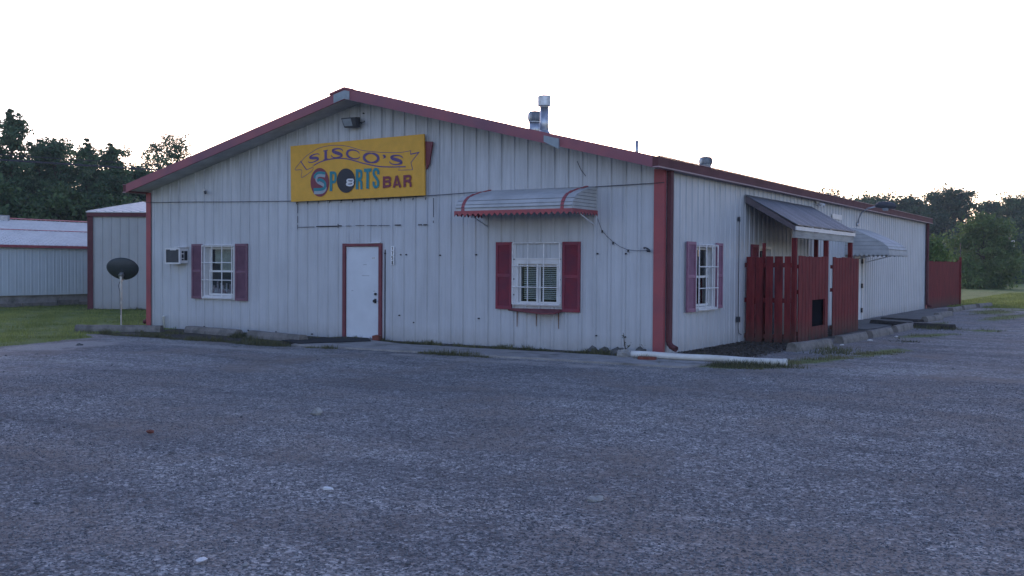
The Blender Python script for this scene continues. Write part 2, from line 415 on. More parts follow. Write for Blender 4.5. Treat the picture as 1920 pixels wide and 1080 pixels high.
SIGN = {'banner_outline':[[(-8.738,3.922,0.012),(-8.603,4.025,0.012),(-8.446,4.109,0.012),(-8.223,4.198,0.012),(-8.003,4.235,0.011),(-7.784,4.245,0.012),(-7.568,4.233,0.012),(-7.354,4.2,0.011),(-7.141,4.14,0.012),(-6.931,4.088,0.011),(-6.62,4.043,0.011),(-6.313,4.011,0.011),(-6.011,3.995,0.011),(-5.812,3.998,0.011),(-5.635,4.015,0.011)],[(-5.635,4.02,0.014),(-5.648,3.939,0.014)],[(-5.648,3.942,0.023),(-5.416,3.969,0.023)],[(-5.429,3.97,0.017),(-5.633,3.766,0.017),(-5.587,3.618,0.017)],[(-5.587,3.614,0.01),(-5.969,3.622,0.009),(-5.93,3.673,0.01)],[(-8.344,3.829,0.025),(-8.156,3.895,0.025),(-7.958,3.935,0.025),(-7.74,3.953,0.025),(-7.524,3.947,0.024),(-7.353,3.923,0.025),(-7.14,3.872,0.025),(-6.93,3.813,0.024),(-6.722,3.768,0.024),(-6.516,3.73,0.024),(-6.211,3.701,0.024),(-5.771,3.688,0.024)],[(-8.743,3.948,0.024),(-8.647,3.834,0.024),(-8.557,3.738,0.024)],[(-8.557,3.738,0.012),(-8.355,3.796,0.012),(-8.367,3.838,0.012)],[(-8.738,3.922,0.012),(-8.909,3.761,0.012),(-8.704,3.74,0.011),(-8.703,3.575,0.011),(-8.411,3.706,0.011),(-8.355,3.771,0.012)]],'purple':[[(-8.181,4.052,0.005),(-8.193,4.073,0.008),(-8.236,4.082,0.01),(-8.318,4.075,0.014),(-8.401,4.052,0.022),(-8.452,4.023,0.031),(-8.443,4.001,0.036),(-8.377,3.995,0.044),(-8.289,3.992,0.043),(-8.225,3.982,0.036),(-8.216,3.961,0.03),(-8.259,3.934,0.019),(-8.342,3.908,0.012),(-8.424,3.897,0.01),(-8.483,3.903,0.009),(-8.506,3.929,0.005)],[(-7.99,3.949,0.052),(-7.994,4.14,0.052)],[(-8.059,3.939,0.01),(-7.921,3.955,0.01)],[(-8.064,4.134,0.009),(-7.925,4.149,0.009)],[(-7.498,4.102,0.006),(-7.512,4.131,0.01),(-7.557,4.153,0.012),(-7.642,4.165,0.016),(-7.728,4.159,0.026),(-7.78,4.137,0.037),(-7.77,4.108,0.043),(-7.702,4.083,0.051),(-7.61,4.057,0.051),(-7.541,4.029,0.043),(-7.531,4.0,0.035),(-7.575,3.979,0.022),(-7.662,3.969,0.015),(-7.747,3.976,0.012),(-7.808,3.999,0.01),(-7.834,4.036,0.006)],[(-7.027,4.024,0.008),(-7.053,4.059,0.011),(-7.11,4.09,0.013),(-7.192,4.111,0.015),(-7.285,4.114,0.025),(-7.349,4.092,0.038),(-7.373,4.048,0.045),(-7.355,3.998,0.038),(-7.295,3.955,0.025),(-7.196,3.924,0.015),(-7.104,3.918,0.014),(-7.045,3.931,0.012),(-7.014,3.956,0.007)],[(-6.696,4.015,0.014),(-6.74,4.018,0.022),(-6.782,4.015,0.029),(-6.82,4.007,0.035),(-6.852,3.994,0.04),(-6.876,3.978,0.044),(-6.891,3.959,0.047),(-6.897,3.937,0.047),(-6.893,3.915,0.047),(-6.879,3.892,0.044),(-6.856,3.871,0.04),(-6.825,3.852,0.035),(-6.788,3.837,0.029),(-6.747,3.825,0.022),(-6.703,3.818,0.014),(-6.66,3.816,0.021),(-6.618,3.819,0.028),(-6.581,3.827,0.035),(-6.549,3.84,0.04),(-6.525,3.856,0.044),(-6.51,3.875,0.046),(-6.505,3.897,0.048),(-6.509,3.919,0.046),(-6.522,3.941,0.044),(-6.545,3.962,0.04),(-6.575,3.981,0.035),(-6.612,3.997,0.029),(-6.653,4.008,0.021),(-6.696,4.015,0.014)],[(-6.382,3.956,0.007),(-6.348,3.944,0.03),(-6.319,3.925,0.029),(-6.335,3.904,0.012),(-6.375,3.891,0.003)],[(-5.853,3.871,0.006),(-5.868,3.899,0.01),(-5.916,3.921,0.012),(-6.005,3.935,0.016),(-6.094,3.931,0.025),(-6.147,3.911,0.035),(-6.135,3.883,0.042),(-6.063,3.857,0.049),(-5.966,3.83,0.049),(-5.894,3.801,0.041),(-5.882,3.773,0.034),(-5.927,3.754,0.022),(-6.016,3.746,0.014),(-6.105,3.755,0.011),(-6.17,3.778,0.009),(-6.198,3.815,0.006)]],'grey_s':[[(-8.0,3.581,0.069),(-8.155,3.604,0.07),(-8.243,3.574,0.07),(-8.254,3.508,0.07),(-8.199,3.448,0.07),(-8.11,3.411,0.07),(-8.011,3.35,0.07),(-7.999,3.291,0.07),(-8.065,3.235,0.07),(-8.176,3.219,0.07),(-8.331,3.224,0.071)]],'teal':[[(-7.996,3.637,0.056),(-8.133,3.66,0.057),(-8.244,3.648,0.057),(-8.31,3.594,0.057),(-8.305,3.54,0.057)],[(-8.232,3.482,0.067),(-8.154,3.504,0.066),(-8.066,3.476,0.066),(-8.0,3.407,0.066),(-8.017,3.325,0.066),(-8.11,3.29,0.067),(-8.343,3.291,0.067)],[(-7.831,3.241,0.076),(-7.832,3.674,0.076)],[(-7.832,3.641,0.063),(-7.734,3.637,0.063),(-7.704,3.594,0.062),(-7.703,3.487,0.062),(-7.734,3.442,0.062),(-7.814,3.438,0.062)],[(-7.085,3.256,0.075),(-7.087,3.691,0.075)],[(-7.076,3.655,0.062),(-7.003,3.652,0.062),(-6.971,3.618,0.062),(-6.971,3.524,0.061),(-7.002,3.48,0.062),(-7.065,3.476,0.062)],[(-7.023,3.461,0.061),(-6.97,3.411,0.062),(-6.961,3.252,0.062)],[(-6.79,3.259,0.074),(-6.792,3.638,0.074)],[(-6.892,3.658,0.071),(-6.688,3.658,0.071)],[(-6.499,3.554,0.061),(-6.499,3.618,0.061),(-6.532,3.659,0.061),(-6.587,3.665,0.061),(-6.622,3.631,0.061),(-6.622,3.559,0.061),(-6.576,3.501,0.061),(-6.525,3.442,0.06),(-6.502,3.386,0.061),(-6.508,3.322,0.061),(-6.545,3.291,0.061),(-6.596,3.296,0.061),(-6.623,3.342,0.061),(-6.623,3.406,0.061)]],'maroon':[[(-6.34,3.257,0.064),(-6.341,3.507,0.063)],[(-6.331,3.477,0.055),(-6.209,3.478,0.054),(-6.173,3.445,0.054),(-6.205,3.402,0.054),(-6.32,3.393,0.054)],[(-6.205,3.38,0.055),(-6.177,3.342,0.054),(-6.197,3.3,0.054),(-6.33,3.288,0.054)],[(-6.077,3.256,0.057),(-5.999,3.505,0.057)],[(-5.999,3.505,0.057),(-5.902,3.258,0.057)],[(-6.048,3.317,0.038),(-5.928,3.322,0.038)],[(-5.788,3.257,0.063),(-5.79,3.509,0.063)],[(-5.78,3.484,0.054),(-5.661,3.485,0.053),(-5.636,3.448,0.053),(-5.661,3.394,0.053),(-5.769,3.386,0.054)],[(-5.69,3.376,0.053),(-5.635,3.346,0.053),(-5.627,3.26,0.054)]],'white8':[[(-7.192,3.468,0.039),(-7.266,3.474,0.039),(-7.34,3.473,0.039),(-7.361,3.445,0.039),(-7.319,3.42,0.039),(-7.223,3.412,0.039),(-7.189,3.443,0.039),(-7.202,3.471,0.039)],[(-7.244,3.408,0.039),(-7.351,3.4,0.039),(-7.372,3.368,0.039),(-7.318,3.349,0.04),(-7.233,3.349,0.039),(-7.193,3.373,0.039),(-7.206,3.403,0.039),(-7.255,3.41,0.039)]],'emblem':[(-7.89,3.436),(-7.893,3.387),(-7.903,3.339),(-7.919,3.293),(-7.941,3.251),(-7.969,3.214),(-8.001,3.183),(-8.037,3.158),(-8.076,3.14),(-8.117,3.129),(-8.16,3.127),(-8.203,3.132),(-8.244,3.145),(-8.284,3.165),(-8.321,3.193),(-8.354,3.226),(-8.382,3.266),(-8.404,3.309),(-8.421,3.356),(-8.431,3.406),(-8.435,3.456),(-8.432,3.506),(-8.422,3.555),(-8.405,3.601),(-8.383,3.643),(-8.355,3.68),(-8.322,3.711),(-8.286,3.736),(-8.246,3.754),(-8.204,3.763),(-8.162,3.766),(-8.119,3.76),(-8.078,3.746),(-8.039,3.725),(-8.002,3.698),(-7.97,3.664),(-7.942,3.625),(-7.92,3.582),(-7.904,3.535),(-7.894,3.486)],'ball':[(-7.141,3.446),(-7.144,3.405),(-7.153,3.365),(-7.168,3.327),(-7.189,3.292),(-7.216,3.261),(-7.246,3.235),(-7.281,3.215),(-7.318,3.2),(-7.358,3.191),(-7.399,3.189),(-7.44,3.194),(-7.48,3.205),(-7.518,3.222),(-7.553,3.245),(-7.584,3.274),(-7.611,3.307),(-7.633,3.343),(-7.649,3.383),(-7.659,3.424),(-7.662,3.466),(-7.659,3.508),(-7.65,3.548),(-7.634,3.586),(-7.612,3.621),(-7.586,3.652),(-7.554,3.678),(-7.519,3.698),(-7.482,3.713),(-7.442,3.721),(-7.401,3.722),(-7.36,3.717),(-7.32,3.706),(-7.283,3.688),(-7.248,3.665),(-7.217,3.637),(-7.191,3.604),(-7.169,3.568),(-7.154,3.529),(-7.144,3.488)],'board':[(-9.052,4.296),(-9.033,3.037),(-5.273,3.073),(-5.301,4.344)]}
# ------------------------------------------------------------------ ground
def sstep(a, b, x): t = np.clip((x - a) / (b - a), 0, 1); return t * t * (3 - 2 * t)
def blob(x, y, cx, cy, rx, ry, rot=0):
    c, s = math.cos(rot), math.sin(rot); dx = x - cx; dy = y - cy
    u = (dx * c + dy * s) / rx; v = (-dx * s + dy * c) / ry
    return np.clip(1.15 - .65 * np.sqrt(u * u + v * v), 0, 1)
def m_turf(x, y):
    edge = np.interp(y, [-40, -5.9, -4.7, -3.2, -2.6], [-10.6, -11.2, -11.35, -11.9, -13.0])
    left = 1 - sstep(-.5, .5, x - edge)
    left = np.where(y > -2.6, np.maximum(left, 1 - sstep(-14.1, -13.5, x)), left)
    far = sstep(28.6, 29.8, y + .25 * np.sin(x * .9)) * sstep(-.2, .2, x) + (x <= .0) * (y > 25.9)
    right = sstep(16, 18, x)
    p = np.maximum.reduce([blob(x, y, 3.0, 9.0, .42, 1.6, -.3), blob(x, y, 3.5, 20.5, .55, 3.6, -.1), blob(x, y, 3.9, 11.9, .5, .55), blob(x, y, 2.35, 14.6, .25, 1.2),
        blob(x, y, 2.55, .4, .33, 1.7, -.28), blob(x, y, 3.25, 3.2, .32, 1.7, -.15), blob(x, y, 1.7, -1.35, .95, .36, .25), blob(x, y, 2.6, 24.8, .9, 2.8), blob(x, y, 4.5, 27.5, 2.6, 1.4)])
    return np.maximum.reduce([left, np.clip(far, 0, 1), right, p * .72])
def m_soil(x, y):
    a = sstep(-2.75, -2.3, y) * (1 - sstep(-.02, .1, y)) * sstep(-14.6, -14.0, x) * (1 - sstep(-7.2, -6.6, x)) * .8
    b = sstep(-1.2, -.9, y) * (1 - sstep(0, .1, y)) * sstep(-7, -6.4, x) * (1 - sstep(.2, .6, x)) * .62
    c = sstep(-.1, .2, x) * (1 - sstep(1.2, 1.7, x)) * sstep(-.3, .3, y) * (1 - sstep(4.4, 4.9, y)) * .95
    d = sstep(-.1, .1, x) * (1 - sstep(1.3, 1.9, x)) * sstep(4.2, 4.6, y) * (1 - sstep(10.2, 10.8, y)) * .6
    return np.maximum.reduce([a, b, c, d])
def m_grit(x, y):
    return np.maximum.reduce([blob(x, y, -10.3, -5.0, .75, 1.5, .2) * .95, blob(x, y, -7.6, -3.5, 3.2, .45, .08) * .62, blob(x, y, 3.8, 27, 4, 2.0) * .9, blob(x, y, 6, 15, 3.0, 9) * .55, blob(x, y, -1.5, -2.6, 7, .42) * .55])
def hgt(x, y):
    w = sstep(1.5, 5, np.maximum(-y, x - 1.0)) * (1 - sstep(25, 60, np.abs(y)))
    z = .022 * np.sin(x * .55 + y * .23 + 1) + .018 * np.sin(x * .31 - y * .62 + 2.1) + .009 * np.sin(x * 1.7 + y * 1.1) + .006 * np.sin(x * 2.9 - y * 2.3)
    d = np.hypot(x, y); far = -.25 * sstep(45, 110, d)
    return w * z * .8 + far
def axis(lo, hi, st):
    a = list(np.arange(lo, hi + st / 2, st)); s = st; l = [lo]; 
    while l[-1] > -1600: s *= 1.16; l.append(l[-1] - s)
    s = st; r = [a[-1]]
    while r[-1] < 1600: s *= 1.16; r.append(r[-1] + s)
    return np.array(l[:0:-1] + a + r[1:])
ax = axis(-17, 9, .16); ay = axis(-17, 33, .17)
X, Y = np.meshgrid(ax, ay, indexing='ij'); nx, ny = X.shape
V = np.stack([X, Y, hgt(X, Y)], -1).reshape(-1, 3)
I = np.arange(nx * ny).reshape(nx, ny)
F = np.stack([I[:-1, :-1], I[1:, :-1], I[1:, 1:], I[:-1, 1:]], -1).reshape(-1, 4)
ground = np_mesh('ground', V, F, 'ground')
for nm, fn in (('turf', m_turf), ('soil', m_soil), ('grit', m_grit)):
    at = ground.data.attributes.new(nm, 'FLOAT', 'POINT'); at.data.foreach_set('value', fn(X, Y).astype(np.float32).ravel())
ground.data.polygons.foreach_set('use_smooth', [True] * len(ground.data.polygons))
tag(ground, 'blue grey gravel lot running into mown grass', None, None, 'structure')

# concrete walk along the front, and pads
def slab(name, poly, z0, z1, mat, label, parent=None):
    mb = MB(); mb.hexa([(x, y, z0) for x, y in poly], [(x, y, z1) for x, y in poly])
    o = mb.build(name, mat, parent); tag(o, label, None, None, 'structure'); return o
def jag(poly, st=.35, amp=.035, sd=3):
    r = random.Random(sd); out = []
    for i in range(len(poly)):
        a = poly[i]; b = poly[(i + 1) % len(poly)]; L = math.dist(a, b); n = max(1, int(L / st))
        for k in range(n):
            t = k / n; j = amp if 0 < k else 0
            out.append((a[0] + (b[0] - a[0]) * t + r.uniform(-j, j), a[1] + (b[1] - a[1]) * t + r.uniform(-j, j)))
    return out
slab('front_walk', jag([(-6.95, -2.3), (-2.0, -2.12), (1.25, -2.02), (1.45, -1.1), (-.9, -.85), (-5.0, -.95), (-6.35, -.5), (-6.45, -.02), (-7.6, -.02), (-7.55, -.9)]), -.1, .035, 'concrete', 'worn concrete walk along the front wall')
slab('side_pad', jag([(0.02, 10.3), (1.35, 10.3), (1.5, 17), (1.15, 25.9), (0.02, 25.9)]), -.1, .03, 'pad', 'dark concrete pad below the side wall')
slab('corner_strip', jag([(0.05, -.55), (1.75, -.05), (1.72, .08), (0.05, -.38)], .3, .012), -.1, .05, 'concrete', 'narrow concrete strip behind the white pipe')

# ------------------------------------------------------------------ the bar building
WX, LY, HW = 14.05, 25.85, 3.45
RX = -WX / 2; SL = .2475
ztop = lambda x: 5.29 - SL * abs(x - RX)
zsof = lambda x: ztop(x) - .13
B = thing('metal_building', 'long white ribbed metal building with red trim, the one carrying the yellow sign', 'building', (-7, 0, 0))
# openings on the front: (u0,u1,z0,z1) with u = x + WX
door_h = (-7.5 + WX, -6.57 + WX, -.02, 2.02)
winl_h = (-11.94 + WX, -10.99 + WX, .84, 2.03)
winr_h = (-3.09 + WX, -2.14 + WX, .90, 1.72)
mb, sm = ribbed((-WX, 0, 0), (1, 0, 0), (0, -1, 0), WX, lambda u: -.04, lambda u: zsof(u - WX), holes=[door_h, winl_h, winr_h], ph=.18, extra=[WX / 2])
mb.build('front_wall', 'siding', B, attrs={'seam': sm})
wins_h = (1.60, 2.50, .82, 2.02); winp_h = (5.36, 6.20, .9, 2.05); d2_h = (14.25, 15.2, 0.03, 2.02)
mb, sm = ribbed((0, 0, 0), (0, 1, 0), (1, 0, 0), LY, lambda u: -.02, lambda u: HW, holes=[wins_h, winp_h, d2_h], ph=.22)
mb.build('side_wall', 'siding', B, attrs={'seam': sm})
mb, sm = ribbed((-WX, LY, 0), (0, -1, 0), (-1, 0, 0), LY, lambda u: -.02, lambda u: HW, ph=.1)
mb.build('side_wall', 'siding', B, attrs={'seam': sm})
mb, sm = ribbed((0, LY, 0), (-1, 0, 0), (0, 1, 0), WX, lambda u: -.02, lambda u: zsof(-u), ph=.1, extra=[WX / 2])
mb.build('back_wall', 'siding', B, attrs={'seam': sm})
# dark backing behind the openings, so that rooms are not see-through
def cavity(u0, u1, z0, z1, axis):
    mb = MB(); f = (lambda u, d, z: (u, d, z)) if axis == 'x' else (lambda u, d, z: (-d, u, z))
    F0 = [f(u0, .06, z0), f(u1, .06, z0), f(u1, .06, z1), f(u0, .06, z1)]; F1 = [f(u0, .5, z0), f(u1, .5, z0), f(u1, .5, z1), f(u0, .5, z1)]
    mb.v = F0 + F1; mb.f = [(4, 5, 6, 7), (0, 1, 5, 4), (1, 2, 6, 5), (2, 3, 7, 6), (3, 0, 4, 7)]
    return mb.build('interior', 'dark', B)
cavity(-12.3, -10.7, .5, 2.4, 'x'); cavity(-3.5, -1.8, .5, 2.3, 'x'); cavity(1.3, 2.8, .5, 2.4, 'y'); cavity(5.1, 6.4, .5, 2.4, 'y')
# roof: two ribbed sheets on a deck, with the gable overhang
def roof_half(sgn):
    mb = MB(); xe = .10 if sgn > 0 else -WX - .10
    y = -.58; ys = []
    while y < LY + .3:
        ys += [(y, 0), (y + .03, .028), (y + .07, .028), (y + .10, 0)]; y += RIB
    ys.append((LY + .3, 0))
    for a, b in zip(ys[:-1], ys[1:]):
        mb.quad((RX, a[0], 5.29 + a[1]), (xe, a[0], ztop(xe) + a[1]), (xe, b[0], ztop(xe) + b[1]), (RX, b[0], 5.29 + b[1]))
    return mb
r_ = roof_half(1); q_ = roof_half(-1); n0 = len(r_.v); r_.v += q_.v; r_.f += [tuple(i + n0 for i in f) for f in q_.f]
roof = r_.build('roof', 'roof', B)
mb = MB()
for xe in (.07, -WX - .07):
    mb.quad((RX, -.6, 5.16), (xe, -.6, zsof(xe)), (xe, LY + .28, zsof(xe)), (RX, LY + .28, 5.16))
mb.build('soffit', 'soffit', B)
# rake trim, with the patched pieces
def rake(mb, xa, xb, y0, y1, up=.02, dn=.155):
    a = [(xa, y0, ztop(xa) - dn), (xb, y0, ztop(xb) - dn), (xb, y1, ztop(xb) - dn), (xa, y1, ztop(xa) - dn)]
    c = [(xa, y0, ztop(xa) + up), (xb, y0, ztop(xb) + up), (xb, y1, ztop(xb) + up), (xa, y1, ztop(xa) + up)]
    mb.hexa(a, c)
for xa, xb in ((RX, .07), (-WX - .07, RX)):
    mb = MB(); rake(mb, xa, xb, -.63, -.60, .035); rake(mb, xa, xb, -.642, -.63, -.125, .155); rake(mb, xa, xb, -.63, -.5, .052, -.035)
    mb.build('rake_trim', 'rakered', B)
for xa, xb in ((RX, .07), (-WX - .07, RX)):
    mb = MB(); rake(mb, xa, xb, LY + .28, LY + .31, .035); mb.build('rake_trim', 'rakered', B)
mb = MB(); rake(mb, RX - .30, RX, -.648, -.644, .03, .15); rake(mb, RX, RX + .14, -.648, -.644, .03, .15)
mb.build('rake_patch', 'patch', B)
mb = MB(); rake(mb, RX - .42, RX, -.655, -.45, .10, -.058); rake(mb, RX, RX + .10, -.655, -.45, .10, -.058); rake(mb, RX - .42, RX, -.45, LY + .3, .09, -.04); rake(mb, RX, RX + .42, -.45, LY + .3, .09, -.04)
mb.build('ridge_cap', 'rakered', B)
mb = MB(); mb.hexa([(-2.12, -.68, ztop(-2.12) - .13), (-1.80, -.68, ztop(-1.8) - .2), (-1.80, -.646, ztop(-1.8) - .2), (-2.12, -.646, ztop(-2.12) - .13)],
                   [(-2.12, -.68, ztop(-2.12) - .01), (-1.80, -.68, ztop(-1.8) - .01), (-1.80, -.646, ztop(-1.8) - .01), (-2.12, -.646, ztop(-2.12) - .01)])
mb.build('rake_patch', 'patch', B)
# gutters
for s in (1, -1):
    x0 = 0.012 if s > 0 else -WX - .012
    f = lambda a: x0 + s * a
    mb = MB(); xs = sorted((f(.06), f(.17))); mb.box(xs[0], xs[1], -.625, LY + .30, 3.40, 3.57)
    xs = sorted((f(.0), f(.06))); mb.box(xs[0], xs[1], -.55, LY + .2, 3.39, 3.44)
    g = mb.build('gutter', 'gutter', B)
    mb = MB(); xs = sorted((f(.055), f(.185))); mb.box(xs[0], xs[1], -.63, LY + .305, 3.375, 3.398)
    xs = sorted((f(.165), f(.185))); mb.box(xs[0], xs[1], -.63, LY + .305, 3.572, 3.585)
    mb.build('gutter_lip', 'gutterlip', g)
# corner trim
def corner(x, y, sx, sy, w, wy):
    mb = MB()
    xs = sorted((x + sx * .045, x - sx * w)); ys = sorted((y + sy * .045, y + sy * .035)); mb.box(xs[0], xs[1], ys[0], ys[1], -.02, 3.40)
    xs = sorted((x + sx * .045, x + sx * .035)); ys = sorted((y + sy * .035, y - sy * wy)); mb.box(xs[0], xs[1], ys[0], ys[1], -.02, 3.385)
    return mb.build('corner_trim', 'red', B)
corner(0, 0, 1, -1, .155, .06); corner(-WX, 0, -1, -1, .13, .1); corner(0, LY, 1, 1, .1, .14); corner(-WX, LY, -1, 1, .1, .1)
# downspouts with a kicked elbow
def spout(x, y, s, dy):
    d = MB(); r = .045
    d.box(min(x, x + s * .085), max(x, x + s * .085), y, y + .13, .24, 3.42)
    o = d.build('downspout', 'gutter', B); bevel(o, .012)
    e = MB(); cx = x + s * .042; cy = y + .065
    pts = [(cx, cy, .27), (cx + s * .012, cy, .21), (cx + s * .06, cy + dy * .5, .165), (cx + s * .17, cy + dy, .12)]
    e.tube(pts, .055, 10, cap=False); q = e.build('elbow', 'gutter', o, smooth=True)
    sd = q.modifiers.new('thickness', 'SOLIDIFY'); sd.thickness = .004
spout(.05, .07, 1, -.06); spout(-WX - .05, .05, -1, -.05); spout(.05, LY - .25, 1, -.03)
# foundation edge showing along the side wall
MB().box(-.3, .012, .25, 4.45, -.1, .005).build('foundation', 'rust', B)

# windows -----------------------------------------------------------------
def window(kind, name='window'):
    """front window in world coords along x, outward -y"""
def louvre(x0, x1, z0, z1, y, mat, parent, axis='x', arch=False):
    """louvred shutter lying against the wall at distance y from it"""
    mb = MB(); st = .05; t = .035
    def bx(a0, a1, d0, d1, c0, c1):
        if axis == 'x': mb.box(a0, a1, -d1, -d0, c0, c1)
        else: mb.box(d0, d1, a0, a1, c0, c1)
    bx(x0, x0 + st, y, y + t, z0, z1); bx(x1 - st, x1, y, y + t, z0, z1)
    zm = z0 + (z1 - z0) * .5
    for c in (z0, zm - .03, z1 - .06): bx(x0 + st, x1 - st, y, y + t - .002, c, c + .06)
    for lo, hi in ((z0 + .06, zm - .03), (zm + .03, z1 - .06)):
        n = int((hi - lo) / .034)
        for i in range(n):
            a = lo + (hi - lo) * i / n; b = a + (hi - lo) / n
            if axis == 'x': mb.quad((x0 + st, -(y + .03), a), (x1 - st, -(y + .03), a), (x1 - st, -(y + .006), b), (x0 + st, -(y + .006), b)); mb.quad((x0 + st, -(y + .006), a), (x1 - st, -(y + .006), a), (x1 - st, -(y + .03), a), (x0 + st, -(y + .03), a))
            else: mb.quad((y + .03, x0 + st, a), (y + .03, x1 - st, a), (y + .006, x1 - st, b), (y + .006, x0 + st, b)); mb.quad((y + .006, x0 + st, a), (y + .006, x1 - st, a), (y + .03, x1 - st, a), (y + .03, x0 + st, a))
    return mb.build('shutter', mat, parent)
class AX:
    """box helper along either wall: a = position along the wall, d = distance outward, c = height"""
    def __init__(s, axis): s.mb = MB(); s.axis = axis
    def box(s, a0, a1, d0, d1, c0, c1):
        if s.axis == 'x': s.mb.box(a0, a1, -d1, -d0, c0, c1)
        else: s.mb.box(d0, d1, a0, a1, c0, c1)
        return s
    def bar(s, a, b, r):
        f = (lambda p: (p[0], -p[1], p[2])) if s.axis == 'x' else (lambda p: (p[1], p[0], p[2]))
        s.mb.tube([f(a), f(b)], r, 6); return s
    def build(s, *a, **k): return s.mb.build(*a, **k)
def ring(q, a0, a1, d0, d1, c0, c1, w):
    q.box(a0, a1, d0, d1, c0, c0 + w); q.box(a0, a1, d0, d1, c1 - w, c1); q.box(a0, a0 + w, d0, d1, c0 + w, c1 - w); q.box(a1 - w, a1, d0, d1, c0 + w, c1 - w)
# double-hung window, used on the front left and on the side
def double_hung(axis, a0, a1, c0, c1, label):
    q = AX(axis); ring(q, a0, a1, -.16, .05, c0, c1, .055); q.box(a0 - .02, a1 + .02, .05, .075, c0 - .03, c0 + .02)
    w = q.build('window', 'white', B); tag(w, label)
    q = AX(axis); m = (c0 + c1) / 2
    ring(q, a0 + .06, a1 - .06, -.13, -.095, m - .02, c1 - .06, .045); q.build('sash', 'vinyl', w); q = AX(axis); ring(q, a0 + .08, a1 - .06, -.10, -.06, c0 + .06, m + .025, .045)
    q.build('sash', 'vinyl', w)
    q = AX(axis); q.box(a0 + .10, a1 - .10, -.115, -.112, m + .02, c1 - .10); q.box(a0 + .12, a1 - .10, -.082, -.079, c0 + .1, m - .02)
    each(q.mb, 'pane', 'glass', w)
    return w
def grille(axis, a0, a1, c0, c1, w, fv, fh, d=.11):
    q = AX(axis); r = .0115
    for c in (c0, c1): q.bar((a0, d, c), (a1, d, c), r)
    for a in (a0, a1): q.bar((a, d, c0), (a, d, c1), r)
    for f in fv: q.bar((a0 + (a1 - a0) * f, d, c0), (a0 + (a1 - a0) * f, d, c1), r)
    for f in fh: q.bar((a0, d + .014, c0 + (c1 - c0) * f), (a1, d + .014, c0 + (c1 - c0) * f), r)
    for a in (a0, a1):
        for f in (.02, .98): q.bar((a, .03, c0 + (c1 - c0) * f), (a, d, c0 + (c1 - c0) * f), r)
    return q.build('security_bars', 'bars', w)
wl = double_hung('x', -12.0, -10.93, .80, 2.08, 'white double hung window with plum shutters')
grille('x', -11.98, -10.96, .80, 2.07, wl, (.34, .67), (.34, .67))
louvre(-12.40, -12.03, .77, 2.10, .035, 'shutpurple', wl); louvre(-10.90, -10.50, .75, 2.10, .035, 'shutpurple', wl)
MB().box(-11.80, -11.02, .145, .15, 1.62, 2.06).box(-11.62, -11.0, .14, .144, 1.46, 1.66).build('curtain', 'curtain', wl)
mb = MB()
for i in range(14):
    x = -11.85 + i * .062; h = random.uniform(.0, .3); mb.hexa([(x, .12, .85), (x + .05, .12, .85), (x + .05, .15, .85), (x, .15, .85)], [(x + .01, .12, 1.0 + h), (x + .04, .12, 1.0 + h), (x + .04, .15, 1.0 + h), (x + .01, .15, 1.0 + h)])
mb.build('window_display', 'cloth', wl)
ws = double_hung('y', 1.52, 2.58, .78, 2.07, 'white double hung window with faded plum shutters')
grille('y', 1.54, 2.56, .78, 2.06, ws, (.38, .7), (.33, .66))
louvre(1.06, 1.49, .75, 2.11, .035, 'shutpink', ws, 'y'); louvre(2.61, 2.97, .78, 2.11, .035, 'shutpink', ws, 'y')
MB().box(-.155, -.15, 1.62, 2.0, 1.35, 2.0).build('curtain', 'curtain', ws)
# right-hand front window: sliding sashes below a filled-in panel
q = AX('x'); q.box(-3.17, -3.10, -.02, .055, .84, 2.08); q.box(-2.13, -2.06, -.02, .055, .84, 2.08); q.box(-3.10, -2.13, -.02, .05, 2.055, 2.08)
q.box(-3.10, -2.13, -.12, .045, .84, .90); q.box(-3.10, -2.13, -.12, .045, 1.66, 1.75); q.box(-3.10, -3.05, -.12, .04, .90, 1.66); q.box(-2.18, -2.13, -.12, .04, .90, 1.66); q.box(-2.635, -2.60, -.10, .035, .90, 1.66); q.box(-3.1, -2.13, 0, .06, 1.75, 1.775)
wr = q.build('window', 'white', B); tag(wr, 'low white sliding window between bright red shutters under the awning')
mbw, smw = ribbed((-3.10, -.032, 0), (1, 0, 0), (0, -1, 0), .97, lambda u: 1.775, lambda u: 2.055, h=.012, ph=.12)
mbw.build('infill_panel', 'siding', wr, attrs={'seam': smw})
q = AX('x'); ring(q, -3.05, -2.635, -.06, -.03, .90, 1.66, .022); q.build('sash', 'vinyl', wr); q = AX('x'); ring(q, -2.60, -2.18, -.06, -.03, .90, 1.66, .022); q.build('sash', 'vinyl', wr)
q = AX('x'); q.box(-3.03, -2.655, -.048, -.045, .92, 1.64); q.box(-2.58, -2.20, -.048, -.045, .92, 1.64); each(q.mb, 'pane', 'glass', wr)
for x0, x1 in ((-2.98, -2.66), (-2.56, -2.20)):
    mb = MB()
    for i in range(18):
        z = .97 + i * .037; mb.quad((x0, .062, z), (x1, .062, z), (x1, .078, z + .018), (x0, .078, z + .018))
    mb.build('blind', 'blind', wr)
grille('x', -3.15, -2.08, .87, 2.07, wr, (.33, .665), (.28, .625), .10)
q = AX('x')
for a in (-3.135, -2.095):
    for c in (1.05, 1.36, 1.75): q.box(a - .012, a + .012, .056, .064, c - .012, c + .012)
each(q.mb, 'bolt', 'darkgrey', wr)
louvre(-3.56, -3.19, .76, 2.09, .035, 'shutred', wr); louvre(-2.04, -1.66, .74, 2.09, .035, 'shutred', wr)
mb = MB(); mb.hexa([(-3.30, -.01, .73), (-2.02, -.01, .75), (-2.10, -.26, .70), (-2.35, -.32, .69), (-3.15, -.10, .745)], [(-3.30, -.01, .765), (-2.02, -.01, .79), (-2.10, -.26, .73), (-2.35, -.32, .72), (-3.15, -.10, .785)])
mb.build('window_shelf', 'maroon', wr)
mb = MB()
